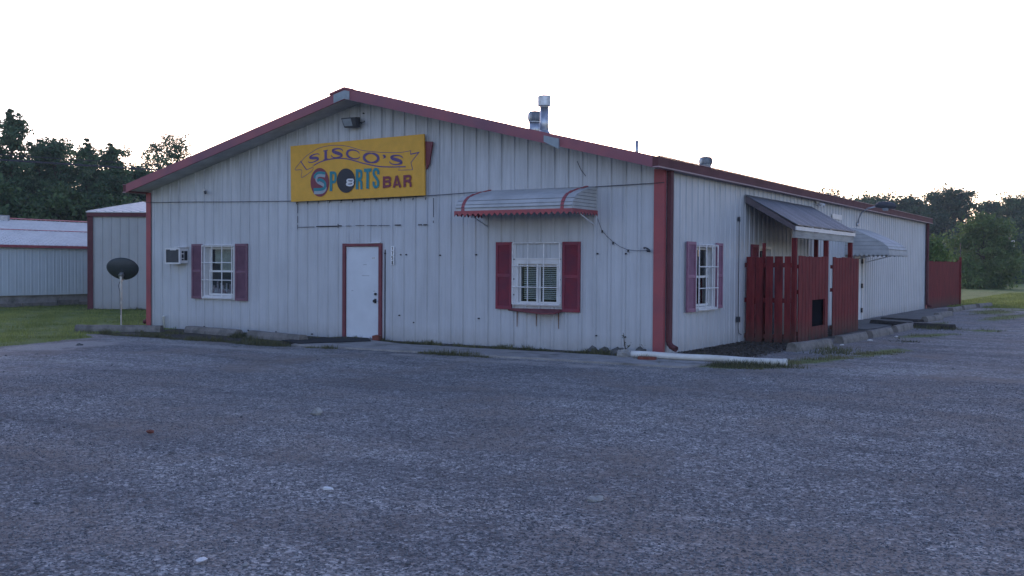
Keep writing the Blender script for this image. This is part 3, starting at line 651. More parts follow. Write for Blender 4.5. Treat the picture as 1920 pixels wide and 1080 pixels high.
for x, z0, z1 in ((-3.07, .42, .74), (-2.63, .44, .72), (-2.13, .41, .74)): mb.hexa([(x - .006, -.036, z0), (x + .008, -.036, z0), (x + .006, -.033, z0), (x - .004, -.033, z0)], [(x - .014, -.036, z1), (x + .014, -.036, z1), (x + .012, -.033, z1), (x - .012, -.033, z1)])
each(mb, 'rust_streak', 'rust', wr)
# porch window
q = AX('y'); ring(q, 5.30, 6.26, -.14, .05, .85, 2.10, .06); wp = q.build('window', 'white', B); tag(wp, 'white window behind the red picket fence')
q = AX('y'); ring(q, 5.36, 6.20, -.1, -.06, 1.45, 2.04, .04); q.build('sash', 'vinyl', wp); q = AX('y'); ring(q, 5.36, 6.2, -.06, -.03, .9, 1.48, .04); q.build('sash', 'vinyl', wp)
q = AX('y'); q.box(5.4, 6.16, -.08, -.077, .94, 2.0); q.build('pane', 'glass', wp)
louvre(4.80, 5.25, .8, 2.13, .035, 'shutred', wp, 'y')
# front door
mb = MB()
mb.box(-7.585, -7.51, -.05, .0, -.03, 2.085).box(-6.57, -6.495, -.05, .0, -.03, 2.085).box(-7.51, -6.57, -.048, .0, 2.02, 2.083)
dr = mb.build('door', 'maroon', B); tag(dr, 'plain white front door in a dark red frame')
bevel(MB().box(-7.50, -6.58, -.012, .03, .0, 2.015).build('door_leaf', 'door', dr), .004)
mb = MB(); mb.tube([(-6.665, -.012, .99), (-6.665, -.045, .99)], .028, 12); mb.build('deadbolt', 'black', dr)
mb = MB(); mb.tube([(-6.665, -.012, .84), (-6.665, -.05, .84)], .018, 10); mb.tube([(-6.665, -.05, .84), (-6.665, -.062, .84), (-6.665, -.085, .84), (-6.665, -.095, .84)], [.02, .034, .034, .02], 12); mb.box(-6.70, -6.65, -.022, -.013, .79, .89); mb.build('handle', 'black', dr)
MB().box(-7.5, -6.58, -.06, -.013, -.03, .012).build('threshold', 'galv', dr)
MB().box(-6.78, -6.66, -.016, -.013, 1.745, 1.79).build('door_notice', 'paper', dr)
mb = MB()
for x, z, w in ((-7.02, 1.62, .10), (-7.05, 1.38, .2), (-7.35, 1.05, .05), (-6.74, 1.05, .06)): mb.box(x, x + w, -.0145, -.013, z, z + .006)
mb.box(-6.765, -6.74, -.0172, -.016, 1.76, 1.775).box(-6.73, -6.69, -.0172, -.016, 1.765, 1.775)
each(mb, 'tape_mark', 'darkgrey', dr)
MB().hexa([(-6.88, -.068, 2.085), (-6.52, -.068, 2.09), (-6.52, -.0, 2.09), (-6.88, -.0, 2.085)], [(-6.88, -.068, 2.09), (-6.52, -.068, 2.115), (-6.52, -.0, 2.12), (-6.88, -.0, 2.1)]).build('drip_flashing', 'white', dr)
# side door far along
mb = MB(); mb.box(-.02, .05, 14.17, 14.25, .0, 2.08).box(-.02, .05, 15.2, 15.28, .0, 2.08).box(-.02, .048, 14.25, 15.2, 2.02, 2.078)
d2 = mb.build('door', 'white', B); tag(d2, 'pale side door half hidden by the red board fence')
MB().box(-.03, .01, 14.26, 15.19, .035, 2.015).build('door_leaf', 'door', d2)
mb = MB(); [mb.box(.012, .06, 15.14, 15.22, z, z + .14) for z in (.25, 1.0, 1.75)]; each(mb, 'hinge', 'black', d2)
mb = MB(); mb.tube([(.01, 14.36, 1.0), (.06, 14.36, 1.0), (.065, 14.46, 1.0)], .014, 8); mb.build('handle', 'galv', d2)
# small fixed bits of the front wall
mb = MB(); yb = -.037
def hline(x0, x1, z, t=.008): mb.box(x0, x1, yb - .006, yb + .006, z - t, z + t)
for x0, x1 in ((-8.92, -8.42), (-8.36, -7.75), (-7.70, -7.62), (-7.50, -7.34), (-7.22, -6.98), (-6.9, -6.62), (-6.58, -6.28), (-6.14, -5.98), (-5.52, -5.42), (-5.38, -5.28)): hline(x0, x1, 2.47 + random.uniform(-.008, .008), random.choice((.005, .008, .011)))
[mb.box(-8.926, -8.919, yb - .006, yb + .006, z, z + l) for z, l in ((2.42, .1), (2.56, .16), (2.78, .22))]; [mb.box(-5.127, -5.12, yb - .006, yb + .006, z, z + l) for z, l in ((2.62, .4), (2.5, .05))]; mb.box(-7.73, -7.715, yb - .006, yb + .006, 2.43, 2.52).box(-6.425, -6.41, -.02, -.003, .0, 1.95)
each(mb, 'sealant_streak', 'caulk', B)
mb = MB()
for x, z in ((-4.06, 1.84), (-3.99, .55), (-1.31, 1.86), (-.72, 1.86), (-1.32, .31), (-.72, .31), (-5.98, 1.84), (-5.84, 1.84), (-4.96, 1.83), (-6.02, .55), (-5.63, .41), (-6.41, 1.87), (-7.02, 4.91), (-12.0, .09), (-10.5, .06), (-9.6, .06), (-8.5, .05)):
    mb.tube([(x, .0, z), (x, -.042, z)], .014, 8)
each(mb, 'bolt_hole', 'caulk', B)
mb = MB()
for i in range(12):
    x = -8.95 + i * .33; mb.tube([(x, -.02, 3.06 - .03), (x, -.05, 3.03), (x + .005, -.055, 2.985)], .008, 6)
each(mb, 'sign_hook', 'caulk', B)
# conduit on the side wall
mb = MB(); mb.tube([(.06, 3.95, 2.68), (.06, 3.95, .30), (.06, 4.0, .20), (.06, 4.15, .16)], .010, 8); mb.box(.035, .09, 3.88, 3.99, .44, .56); mb.box(.035, .07, 3.91, 3.99, 2.6, 2.7)
mb.build('conduit', 'darkgrey', B)
# patches on the side wall
MB().box(.036, .042, 11.6, 12.6, 2.98, 3.12).build('wall_patch', 'white', B)
# roof ventilators and pipes, standing on the right-hand slope
def turbine(x, y, zc, R, H, name='turbine_vent'):
    zr = ztop(x) - .1
    mb = MB(); mb.tube([(x, y, zr), (x, y, zc - H * .5)], [R * .82, R * .78], 20)
    base = mb.build(name, 'galv', B, smooth=True)
    mb = MB(); n = 20
    for i in range(n):
        a = 2 * math.pi * i / n; a2 = a + .13; K = 8
        for k in range(K):
            t0 = -1 + 2 * k / K; t1 = -1 + 2 * (k + 1) / K
            r = lambda t: R * (.74 + .26 * (1 - abs(t) ** 2.6) ** .5 if abs(t) < 1 else .74)
            z = lambda t: zc + t * H * .46
            p = lambda t, b, e: (x + (r(t) - e) * math.cos(b), y + (r(t) - e) * math.sin(b), z(t))
            mb.quad(p(t0, a, 0), p(t0, a2, .035), p(t1, a2, .035), p(t1, a, 0))
    mb.build('fins', 'galv', base)
    mb = MB(); mb.tube([(x, y, zc - H * .46), (x, y, zc - H * .2), (x, y, zc + H * .2), (x, y, zc + H * .46)], [R * .7, R * .84, R * .84, R * .7], 16); mb.build('rotor_core', 'lens', base, smooth=True)
    mb = MB(); mb.tube([(x, y, zc + H * .44), (x, y, zc + H * .5), (x, y, zc + H * .56)], [R * .82, R * .72, R * .2], 20); mb.build('vent_cap', 'galv', base)
    mb = MB(); mb.tube([(x, y, zc - H * .5), (x, y, zc - H * .44)], R * .86, 20); mb.build('vent_collar', 'galv', base)
turbine(-5.66, 5.0, 5.36, .185, .27); turbine(-3.06, 10.0, 4.565, .19, .24)
mb = MB(); mb.tube([(-4.87, 4.1, ztop(-4.87) - .1), (-4.87, 4.1, 5.42)], .105, 20); mb.tube([(-4.87, 4.1, ztop(-4.87) - .05), (-4.87, 4.1, ztop(-4.87) + .12)], [.2, .11], 20)
fl = mb.build('flue_pipe', 'galv', B, smooth=True)
mb = MB(); mb.tube([(-4.87, 4.1, 5.42), (-4.87, 4.1, 5.45), (-4.87, 4.1, 5.46), (-4.87, 4.1, 5.68), (-4.87, 4.1, 5.70)], [.11, .115, .162, .162, .14], 20); mb.build('flue_cap', 'galv', fl)
mb = MB(); mb.tube([(-1.92, 3.0, ztop(-1.92) - .1), (-1.92, 3.0, 4.34)], .037, 12); mb.build('vent_pipe', 'galv', B, smooth=True)
# ------------------------------------------------------------------ sign
S = thing('sign_board', 'large yellow painted sign board with purple, teal and maroon lettering above the door', 'sign', (-7.2, -.12, 3.05))
bd = SIGN['board']
def sp(p, y): return (p[0], y, p[1])
order = [bd[1], bd[2], bd[3], bd[0]]
MB().hexa([sp(p, -.10) for p in order], [sp(p, -.14) for p in order]).build('board', 'sign_yellow', S)
lift = [.1425]
def strokes(key, name, mat, groups=None, fat=1.0):
    if groups:
        out = []; i = 0; full = SIGN[key]
        for gn in groups:
            SIGN['_'] = full[i:i + gn]; i += gn; out.append(strokes('_', name, mat, None, fat))
        return out
    mb = MB()
    for st in SIGN[key]:
        lift[0] += .00035; y = -lift[0]
        P = [Vector((a[0], a[1])) for a in st]; Wd = [a[2] * fat + (.008 if fat > 1 else 0) for a in st]
        if len(P) > 3:   # smooth the traced line
            Q = []; Wq = []
            closed = (P[0] - P[-1]).length < .012
            for i in range(len(P) - 1):
                p0 = P[i - 1] if i > 0 else (P[-2] if closed else P[0]); p3 = P[i + 2] if i + 2 < len(P) else (P[1] if closed else P[-1])
                for k in range(5):
                    t = k / 5; Q.append(.5 * ((2 * P[i]) + (P[i + 1] - p0) * t + (2 * p0 - 5 * P[i] + 4 * P[i + 1] - p3) * t * t + (3 * P[i] - p0 - 3 * P[i + 1] + p3) * t ** 3)); Wq.append(Wd[i] + (Wd[i + 1] - Wd[i]) * t)
            Q.append(P[-1]); Wq.append(Wd[-1]); P, Wd = Q, Wq
        n = len(P); Lf = []; Rt = []
        for i in range(n):
            d = (P[min(i + 1, n - 1)] - P[max(i - 1, 0)]); d.normalize(); nn = Vector((-d.y, d.x)) * Wd[i] / 2
            Lf.append(P[i] + nn); Rt.append(P[i] - nn)
        for i in range(n - 1):
            mb.quad(sp(Lf[i], y), sp(Lf[i + 1], y), sp(Rt[i + 1], y), sp(Rt[i], y))
    return mb.build(name, mat, S)
def disc(key, name, mat):
    lift[0] += .0006; mb = MB(); mb.quad(*[sp(p, -lift[0]) for p in SIGN[key]]); return mb.build(name, mat, S)
strokes('banner_outline', 'banner_outline', 'sign_purple')
strokes('purple', 'purple_letter', 'sign_purple', (1, 3, 1, 1, 1, 1, 1), 1.3)
disc('emblem', 'round_emblem', 'sign_maroon'); disc('ball', 'billiard_ball', 'sign_black')
lift[0] += .0005
strokes('grey_s', 'letter_shadow', 'sign_grey')
strokes('teal', 'teal_letter', 'sign_teal', (2, 2, 3, 2, 1))
strokes('maroon', 'maroon_letter', 'sign_maroon', (3, 3, 3))
strokes('white8', 'ball_number', 'sign_white')
MB().hexa([(-5.27, -.09, 3.62), (-5.20, -.09, 3.74), (-5.12, -.09, 4.18), (-5.32, -.09, 4.20)], [(-5.27, -.05, 3.62), (-5.20, -.05, 3.74), (-5.12, -.05, 4.18), (-5.32, -.05, 4.20)]).build('backing_board', 'maroon', S)

# ------------------------------------------------------------------ things on the front wall
A = thing('air_conditioner', 'white window air conditioner with dark grille poking through the wall', 'air conditioner', (-12.85, -.15, 1.6))
mb = MB(); mb.box(-13.10, -12.59, -.24, .0, 1.625, 1.985); bevel(mb.build('casing', 'white', A), .008)
q = AX('x'); ring(q, -13.12, -12.58, .24, .275, 1.61, 2.0, .035); q.box(-12.92, -12.72, .245, .28, 1.945, 1.967); q.build('front_frame', 'white', A)
mb = MB(); mb.box(-13.085, -12.615, -.262, -.241, 1.645, 1.965); mb.build('grille', 'darkgrey', A)
mb = MB()
for y0, y1, z0, z1 in ((-.205, -.145, 1.70, 1.74), (-.205, -.145, 1.76, 1.85), (-.205, -.145, 1.875, 1.93), (-.125, -.03, 1.70, 1.93)): mb.box(-12.592, -12.585, y0, y1, z0, z1)
each(mb, 'side_vent', 'black', A)
MB().box(-13.0, -12.55, -.10, .0, 2.02, 2.035).build('flashing', 'white', A)
A = thing('flood_light', 'dark floodlight on the gable, above the yellow sign', 'light', (-7.2, -.1, 4.7))
mb = MB(); mb.hexa([(-7.40, -.22, 4.60), (-7.06, -.22, 4.60), (-7.06, -.08, 4.60), (-7.40, -.08, 4.60)], [(-7.44, -.28, 4.80), (-7.04, -.28, 4.80), (-7.04, -.10, 4.82), (-7.44, -.10, 4.82)])
bevel(mb.build('housing', 'darkgrey', A), .012)
mb = MB(); mb.hexa([(-7.375, -.229, 4.625), (-7.15, -.229, 4.625), (-7.15, -.2, 4.625), (-7.375, -.2, 4.625)], [(-7.41, -.286, 4.775), (-7.16, -.286, 4.775), (-7.16, -.25, 4.775), (-7.41, -.25, 4.775)])
mb.build('lens', 'lens', A)
mb = MB(); mb.tube([(-7.08, -.02, 4.70), (-7.02, -.12, 4.70), (-6.93, -.12, 4.70), (-6.91, -.12, 4.72)], .014, 8); mb.tube([(-7.2, -.0, 4.7), (-7.2, -.12, 4.7)], .03, 8); mb.build('bracket', 'darkgrey', A)
A = thing('security_camera', 'small grey camera fixture high near the left end of the front wall', 'camera', (-11.9, 0, 3.36))
mb = MB(); mb.tube([(-11.95, -.03, 3.38), (-11.95, -.08, 3.38)], .035, 10); mb.build('mount', 'galv', A)
mb = MB(); mb.tube([(-11.93, -.08, 3.37), (-11.86, -.12, 3.34), (-11.84, -.12, 3.31)], [.02, .032, .022], 8); mb.build('camera_head', 'darkgrey', A)
# house number plates
A = thing('house_number', 'vertical strip of small white number tiles right of the front door', 'house number', (-6.19, -.04, 1.6))
DG = {'1': [[(.5, 0), (.5, 1), (.3, .8)]], '5': [[(.8, 1), (.25, 1), (.22, .58), (.6, .6), (.78, .4), (.7, .1), (.4, 0), (.2, .12)]], '7': [[(.2, 1), (.8, 1), (.45, 0)]], '8': [[(.5, .52), (.25, .72), (.35, .98), (.65, .98), (.75, .72), (.5, .52), (.22, .28), (.35, .02), (.65, .02), (.78, .28), (.5, .52)]]}
for i, ch in enumerate('1758'):
    z = 1.93 - i * .1; MB().box(-6.232, -6.152, -.046, -.036, z - .003, z + .09).build('number_tile', 'tile', A)
    mb = MB()
    for ln in DG[ch]:
        for k, (a, b) in enumerate(zip(ln[:-1], ln[1:])):
            P = lambda t: (-6.217 + t[0] * .05, -.0475 - k * .0002, z + .01 + t[1] * .066)
            mb.bar(P(a), P(b), .019, .002, (0, -1, 0))
    mb.build('number_mark', 'black', A)
# plastic vent pipe by the left corner
A = MB(); A.tube([(-13.38, -.06, .0), (-13.42, -.07, .27), (-13.40, -.09, .30), (-13.34, -.10, .29)], .022, 10)
tag(A.build('vent_pipe', 'pipe', smooth=True), 'thin white plastic pipe stub at the foot of the left corner', 'pipe')
# cables
def cable(name, pts, r, label, mat='cable'):
    mb = MB(); mb.tube(pts, r, 6); return tag(mb.build(name, mat), label, 'cable')
pts = []
for x, z in ((-14.1, 3.16), (-13.3, 3.145), (-12.4, 3.13), (-11.2, 3.10), (-9.6, 3.07), (-8.6, 3.055), (-7.2, 3.035), (-6.0, 3.05), (-5.2, 3.07), (-4.2, 3.10), (-3, 3.115), (-1.4, 3.12), (-.16, 3.145), (.05, 3.15)): pts.append((x, -.048, z))
cable('wall_cable', pts, .0075, 'thin dark cable strung along the front wall under the sign')
A = thing('light_string', 'limp string of dark bulb sockets hanging from the awning to the right corner', 'light string', (-.7, -.05, 1.9))
pts = [(-1.30, -.045, 2.52), (-1.21, -.045, 2.30), (-1.10, -.045, 2.18), (-.97, -.045, 2.08), (-.83, -.045, 1.99), (-.68, -.045, 1.935), (-.5, -.045, 1.915), (-.25, -.045, 1.92)]
mb = MB(); mb.tube(pts, .0045, 6); mb.build('cord', 'cable', A)
for x, z in ((-1.2, 2.28), (-.97, 2.06), (-.66, 1.915)):
    mb = MB(); mb.tube([(x, -.05, z + .02), (x, -.05, z - .03)], [.018, .014], 8); mb.build('socket', 'black', A)
mb = MB(); mb.tube([(-.27, -.04, 1.93), (-.24, -.09, 1.92), (-.20, -.10, 1.90)], [.02, .035, .02], 8); mb.tube([(-.26, -.04, 1.95), (-.30, -.08, 1.97), (-.33, -.08, 1.96)], [.012, .012, .02], 8); mb.build('hook', 'cable', A)
cable('hanging_cord', [(-1.75, -.04, 3.62), (-1.66, -.045, 3.45), (-1.56, -.045, 3.33)], .006, 'short loose cord on the wall above the right end of the awning')

# ------------------------------------------------------------------ awnings
def awning(root, a0, a1, ztop_, zf, depth, axis, band=True, scal=.12, val='red', shape=None):
    """curved metal awning along a wall; a = along the wall, d = outward"""
    P = (lambda a, d, c: (a, -d, c)) if axis == 'x' else (lambda a, d, c: (d, a, c))
    # remap: long gentle slope, then a tight nose
    shape = shape or ((0, 0), (.35, .14), (.62, .27), (.8, .40), (.91, .55), (.975, .72), (1, .86), (1, 1))
    prof = [(depth * a_, ztop_ - (ztop_ - zf) * b_) for a_, b_ in shape]
    mb = MB(); st = .006
    for i in range(len(prof) - 1):
        (d0, c0), (d1, c1) = prof[i], prof[i + 1]; o = st * (i % 2)
        mb.hexa([P(a0, d0, c0), P(a1, d0, c0), P(a1, d1 + .001, c1), P(a0, d1 + .001, c1)], [P(a0, d0, c0 + .012 + o), P(a1, d0, c0 + .012 + o), P(a1, d1 + .012 + o, c1 + .004), P(a0, d1 + .012 + o, c1 + .004)])
    cn = mb.build('canopy', 'awn', root)
    # joints between the slats
    mb = MB()
    for i in range(3, len(prof)):
        d1, c1 = prof[i]; mb.hexa([P(a0 + .01, d1 + .008, c1 - .006), P(a1 - .01, d1 + .008, c1 - .006), P(a1 - .01, d1 + .0205, c1 - .006), P(a0 + .01, d1 + .0205, c1 - .006)], [P(a0 + .01, d1 + .008, c1 + .001), P(a1 - .01, d1 + .008, c1 + .001), P(a1 - .01, d1 + .0205, c1 + .001), P(a0 + .01, d1 + .0205, c1 + .001)])
    mb.build('slat_joint', 'awngap', cn)
    # slatted ends
    for a, s in ((a0, -1), (a1, 1)):
        mb = MB(); jn = MB(); c = zf; k = 0
        def dmax(c):
            for i in range(len(prof) - 1):
                (d0, c0), (d1, c1) = prof[i], prof[i + 1]
                if c1 <= c <= c0: return d0 + (d1 - d0) * (c0 - c) / max(1e-6, c0 - c1)
            return 0
        n = 7; hh = (ztop_ - zf) / n
        for k in range(n):
            c = zf + k * hh; c2 = c + hh - .008
            mb.hexa([P(a, 0, c), P(a, dmax(c), c), P(a + s * .016, dmax(c), c), P(a + s * .016, 0, c)], [P(a, 0, c2), P(a, dmax(c2), c2), P(a + s * .004, dmax(c2), c2), P(a + s * .004, 0, c2)])
            jn.hexa([P(a, 0, c2), P(a, dmax(c2), c2), P(a + s * .006, dmax(c2), c2), P(a + s * .006, 0, c2)], [P(a, 0, c2 + .008), P(a, dmax(c2 + .008), c2 + .008), P(a + s * .006, dmax(c2 + .008), c2 + .008), P(a + s * .006, 0, c2 + .008)])
        e = mb.build('end_panel', 'awn', root); jn.build('slat_joint', 'awngap', e)
    # scalloped valance on three sides
    mb = MB()
    def scallop(A0, A1, f, n):
        for i in range(n * 4):
            t0 = i / (n * 4); t1 = (i + 1) / (n * 4)
            z = lambda t: zf - .075 - .028 * math.cos(2 * math.pi * t * n)
            p, q_ = A0 + (A1 - A0) * t0, A0 + (A1 - A0) * t1
            mb.hexa([f(p, 0, z(t0)), f(q_, 0, z(t1)), f(q_, .008, z(t1)), f(p, .008, z(t0))], [f(p, 0, zf + .004), f(q_, 0, zf + .004), f(q_, .008, zf + .004), f(p, .008, zf + .004)])
    scallop(a0 - .02, a1 + .02, lambda a, o, c: P(a, depth + .02 + o, c), round((a1 - a0) / scal))
    for a, s in ((a0, -1), (a1, 1)): scallop(.0, depth + .018, lambda d, o, c: P(a + s * (.02 + o), d, c), round(depth / scal))
    mb.build('valance', val, root)
    if band:
        mb = MB()
        for a in (a0 + .14, a1 - .24):
            for i in range(len(prof) - 1):
                (d0, c0), (d1, c1) = prof[i], prof[i + 1]
                mb.hexa([P(a, d0, c0 + .006), P(a + .065, d0, c0 + .006), P(a + .065, d1 + .006, c1), P(a, d1 + .006, c1)], [P(a, d0, c0 + .03), P(a + .065, d0, c0 + .03), P(a + .065, d1 + .03, c1 + .006), P(a, d1 + .03, c1 + .006)])
        mb.build('red_band', 'red', root)
    for a in (a0 + .12, a1 - .05):
        mb = MB(); mb.tube([P(a, depth * .85, zf + .0), P(a + .02, .04, zf - .26)], .013, 8); mb.build('support_arm', 'white' if a > (a0 + a1) / 2 else 'galv', root)
A = thing('awning', 'white slatted awning with red trim over the red shuttered front window', 'awning', (-2.6, -.4, 2.6))
awning(A, -3.92, -1.35, 3.12, 2.67, .95, 'x')
A = thing('awning', 'plain white slatted awning over the side door, beyond the porch', 'awning', (.6, 14.3, 2.0))
awning(A, 13.15, 15.7, 2.80, 2.06, 1.22, 'y', band=False, val='awn', shape=((0, 0), (.22, .13), (.44, .28), (.66, .45), (.86, .62), (.96, .75), (1, .87), (1, 1)))

# ------------------------------------------------------------------ side porch
A = thing('porch', 'lean-to porch with grey corrugated roof and red posts against the side wall', 'porch', (.6, 7, 0))
mb = MB(); y = 4.42; ys = []
while y < 9.56:
    ys += [(y, 0), (y + .02, .012), (y + .05, .012), (y + .07, 0)]; y += .11
x0, z0, x1, z1 = .03, 3.20, 1.18, 2.53
wav = lambda yy: .02 * math.sin(yy * 2.1)
for a, b in zip(ys[:-1], ys[1:]):
    mb.hexa([(x0, a[0], z0 + a[1] - .01), (x1 + .01 * math.sin(a[0] * 9), a[0], z1 + a[1] - .01), (x1 + .01 * math.sin(b[0] * 9), b[0], z1 + b[1] - .01), (x0, b[0], z0 + b[1] - .01)],
            [(x0, a[0], z0 + a[1]), (x1 + .01 * math.sin(a[0] * 9), a[0], z1 + a[1]), (x1 + .01 * math.sin(b[0] * 9), b[0], z1 + b[1]), (x0, b[0], z0 + b[1])])
mb.build('porch_roof', 'porchroof', A)
mb = MB(); 
for yy in (4.40, 9.50): mb.hexa([(.04, yy, 3.03), (1.13, yy, 2.40), (1.13, yy + .045, 2.40), (.04, yy + .045, 3.03)], [(.04, yy, 3.18), (1.13, yy, 2.508), (1.13, yy + .045, 2.508), (.04, yy + .045, 3.18)])
each(mb, 'barge_board', 'barge', A)
MB().box(1.132, 1.155, 4.42, 9.55, 2.42, 2.505).build('fascia_board', 'white', A)
MB().box(1.06, 1.125, 4.46, 9.50, 2.26, 2.415).build('beam', 'greywood', A)
for yy in (5.2, 6.0, 6.8, 7.6, 8.4, 9.1):
    MB().hexa([(.05, yy, 3.06), (1.05, yy, 2.44), (1.05, yy + .04, 2.44), (.05, yy + .04, 3.06)], [(.05, yy, 3.16), (1.05, yy, 2.52), (1.05, yy + .04, 2.52), (.05, yy + .04, 3.16)]).build('rafter', 'greywood', A)
for yy in (4.5, 7.02, 9.30): MB().box(1.03, 1.13, yy, yy + .1, -.05, 2.258).build('post', 'redwood', A)
MB().box(.16, .25, 9.36, 9.46, -.05, 2.9).build('post', 'redwood', A)
MB().box(.35, .41, 4.62, 4.70, -.05, 2.15).build('post', 'redwood', A)

# ------------------------------------------------------------------ fences
A = thing('picket_fence', 'red board fence enclosing the side porch, open pickets in front and hatch in its side', 'fence', (.6, 7, 0))
for a, b, zt_ in ((.075, .265, 1.85), (.285, .445, 1.84), (.51, .665, 1.86), (.70, .875, 1.86), (.915, 1.05, 1.86)):
    j = random.uniform(-.012, .012); mb = MB(); mb.hexa([(a + j, 4.395, -.03), (b + j, 4.395, -.03), (b + j, 4.42, -.03), (a + j, 4.42, -.03)], [(a, 4.395, zt_), (b, 4.395, zt_), (b, 4.42, zt_), (a, 4.42, zt_)]); mb.build('picket', 'redwood', A)
for z in (1.62, .86, .08): MB().box(.03, 1.06, 4.422, 4.462, z, z + .10).build('rail', 'redwood', A)
def boards(y0, y1, hatch=None, n=9):
    mb = MB(); w = (y1 - y0) / n; r = random.Random(int(y0 * 10))
    for i in range(n):
        a = y0 + i * w; b = a + w - .022; t = 1.87 + r.uniform(-.012, .012); zb = -.02
        if hatch and hatch[0] < (a + b) / 2 < hatch[1]:
            mb.box(1.14, 1.163, a, b, hatch[3], t); mb.box(1.14, 1.163, a, b, zb, hatch[2])
        else: mb.box(1.14 + r.uniform(0, .006), 1.165, a, b, zb, t)
        if not (hatch and hatch[0] - .05 < b + .01 < hatch[1] - .1): mb.box(1.132, 1.1385, b - .012, b + .032, zb, t - .02)
    return mb.build('board_panel', 'redwood', A)
boards(4.62, 6.98, (5.72, 6.68, .30, .90)); MB().box(1.05, 1.085, 5.6, 6.95, .24, .97).build('hatch_dark_sheet', 'dark', A); boards(7.42, 9.95)  # dark sheet added behind the hatch, standing in for its shaded opening
for y0, y1 in ((4.62, 6.98), (7.42, 9.95)):
    for z in (.15, 1.05, 1.6): MB().box(1.09, 1.128, y0, y1, z, z + .085).build('rail', 'redwood', A)
A = thing('board_fence', 'solid dark red board fence running back from the far corner of the building', 'fence', (.2, 28.9, 0))
mb = MB(); n = 40
for i in range(n):
    t0 = i / n; t1 = (i + .93) / n; P = lambda t: (.06 + .30 * t, 25.95 + 5.9 * t)
    a, b = P(t0), P(t1); h = 1.90 + random.uniform(-.02, .02) + (.08 if i > 36 else 0)
    mb.hexa([(a[0], a[1], -.1), (b[0], b[1], -.1), (b[0] - .02, b[1], -.1), (a[0] - .02, a[1], -.1)], [(a[0], a[1], h), (b[0], b[1], h), (b[0] - .02, b[1], h), (a[0] - .02, a[1], h)])
mb.build('board_panel', 'redwood', A)
MB().box(.33, .42, 31.86, 31.95, -.1, 2.12).build('post', 'redwood', A); MB().box(.0, .04, 27.5, 27.6, -.1, 1.85).build('post', 'redwood', A)
mb = MB(); mb.tube([(.36, 32.0, 0), (.36, 32.0, 2.75)], .018, 8); mb.build('pole', 'darkgrey', A)

# ------------------------------------------------------------------ lamps on the side wall
A = thing('wall_lamp', 'dark hooded lamp on a long curved arm over the side wall', 'lamp', (0, 14.5, 3.0))
mb = MB(); mb.tube([(.04, 14.52, 2.92), (.07, 14.5, 3.1), (.18, 14.35, 3.27), (.35, 14.3, 3.38), (.62, 14.2, 3.43)], .022, 8); mb.tube([(.0, 14.52, 2.93), (.06, 14.52, 2.93)], .06, 10)
mb.build('arm', 'galv', A, smooth=True)
mb = MB(); mb.tube([(.60, 14.22, 3.45), (.70, 14.22, 3.48), (.92, 14.22, 3.47), (1.12, 14.22, 3.44), (1.2, 14.22, 3.41)], [.04, .09, .11, .09, .03], 12); mb.build('hood', 'darkgrey', A)
mb = MB(); mb.tube([(.9, 14.22, 3.38), (.9, 14.22, 3.31)], [.10, .075], 14); mb.build('lens', 'lens', A)
A = thing('security_light', 'small twin security light under the eave above the porch', 'light', (.05, 10, 3.3))
MB().box(.03, .06, 9.95, 10.12, 3.27, 3.37).build('base', 'white', A)
for dy in (-.07, .09):
    mb = MB(); mb.tube([(.06, 10.04 + dy * .4, 3.32), (.12, 10.04 + dy, 3.30), (.2, 10.04 + dy * 1.4, 3.26)], [.015, .035, .05], 10); mb.build('lamp_head', 'white', A)

# ------------------------------------------------------------------ low things around the building
def cstop(name, label, cat, a, b, w=.23, h=.165, mat='stop', group=None, z=0.0):
    a = Vector((a[0], a[1], 0)); b = Vector((b[0], b[1], 0)); L = (b - a).length; d = (b - a).normalized()
    root = None; mb = MB(); n = 8; r = random.Random(int(abs(a.x * 71 + a.y * 13) * 10) % 1000)
    pr = [(-w / 2, 0), (-w / 2 * .92, h * .45), (-w / 2 * .6, h * .94), (-w * .2, h), (w * .2, h), (w / 2 * .6, h * .94), (w / 2 * .92, h * .45), (w / 2, 0)]
    k = len(pr); V_ = []
    for i in range(n + 1):
        t = -L / 2 + L * i / n
        for p_, q_ in pr: V_.append((t + r.uniform(-.008, .008) * (0 < i < n), p_ + r.uniform(-.005, .005), q_ + r.uniform(-.005, .005) - .01 * (q_ == 0)))
    mb.v = V_
    for i in range(n):
        for j in range(k - 1): mb.f.append((i * k + j, (i + 1) * k + j, (i + 1) * k + j + 1, i * k + j + 1))
    mb.f.append(tuple(range(k))); mb.f.append(tuple(n * k + j for j in reversed(range(k))))
    o = mb.build(name, mat); o.location = ((a.x + b.x) / 2, (a.y + b.y) / 2, z); o.rotation_euler = (0, 0, math.atan2(d.y, d.x))
    return tag(o, label, cat, group)
G1 = 'concrete parking stops along the side of the building'
cstop('parking_stop', 'concrete parking stop nearest the camera, in front of the picket fence corner', 'parking stop', (1.72, 2.25), (1.95, 4.05), group=G1)
cstop('parking_stop', 'concrete parking stop beside the fence hatch, with litter at its end', 'parking stop', (1.93, 4.95), (2.03, 6.75), group=G1)
cstop('parking_stop', 'third concrete parking stop from the camera, beside the far fence panel', 'parking stop', (2.02, 7.3), (2.10, 9.1), group=G1)
cstop('parking_stop', 'concrete parking stop between two dark timbers, fourth from the camera', 'parking stop', (2.08, 9.75), (2.10, 11.6), group=G1)
cstop('parking_stop', 'pale short parking stop just beyond the dark timbers', 'parking stop', (1.78, 15.6), (1.92, 17.4), group=G1)
cstop('parking_stop', 'concrete parking stop opposite the white wall, sixth from the camera', 'parking stop', (1.62, 18.6), (1.72, 20.6), group=G1)
cstop('parking_stop', 'concrete parking stop near the building far corner, third from last', 'parking stop', (1.28, 23.6), (1.32, 25.4), group=G1)
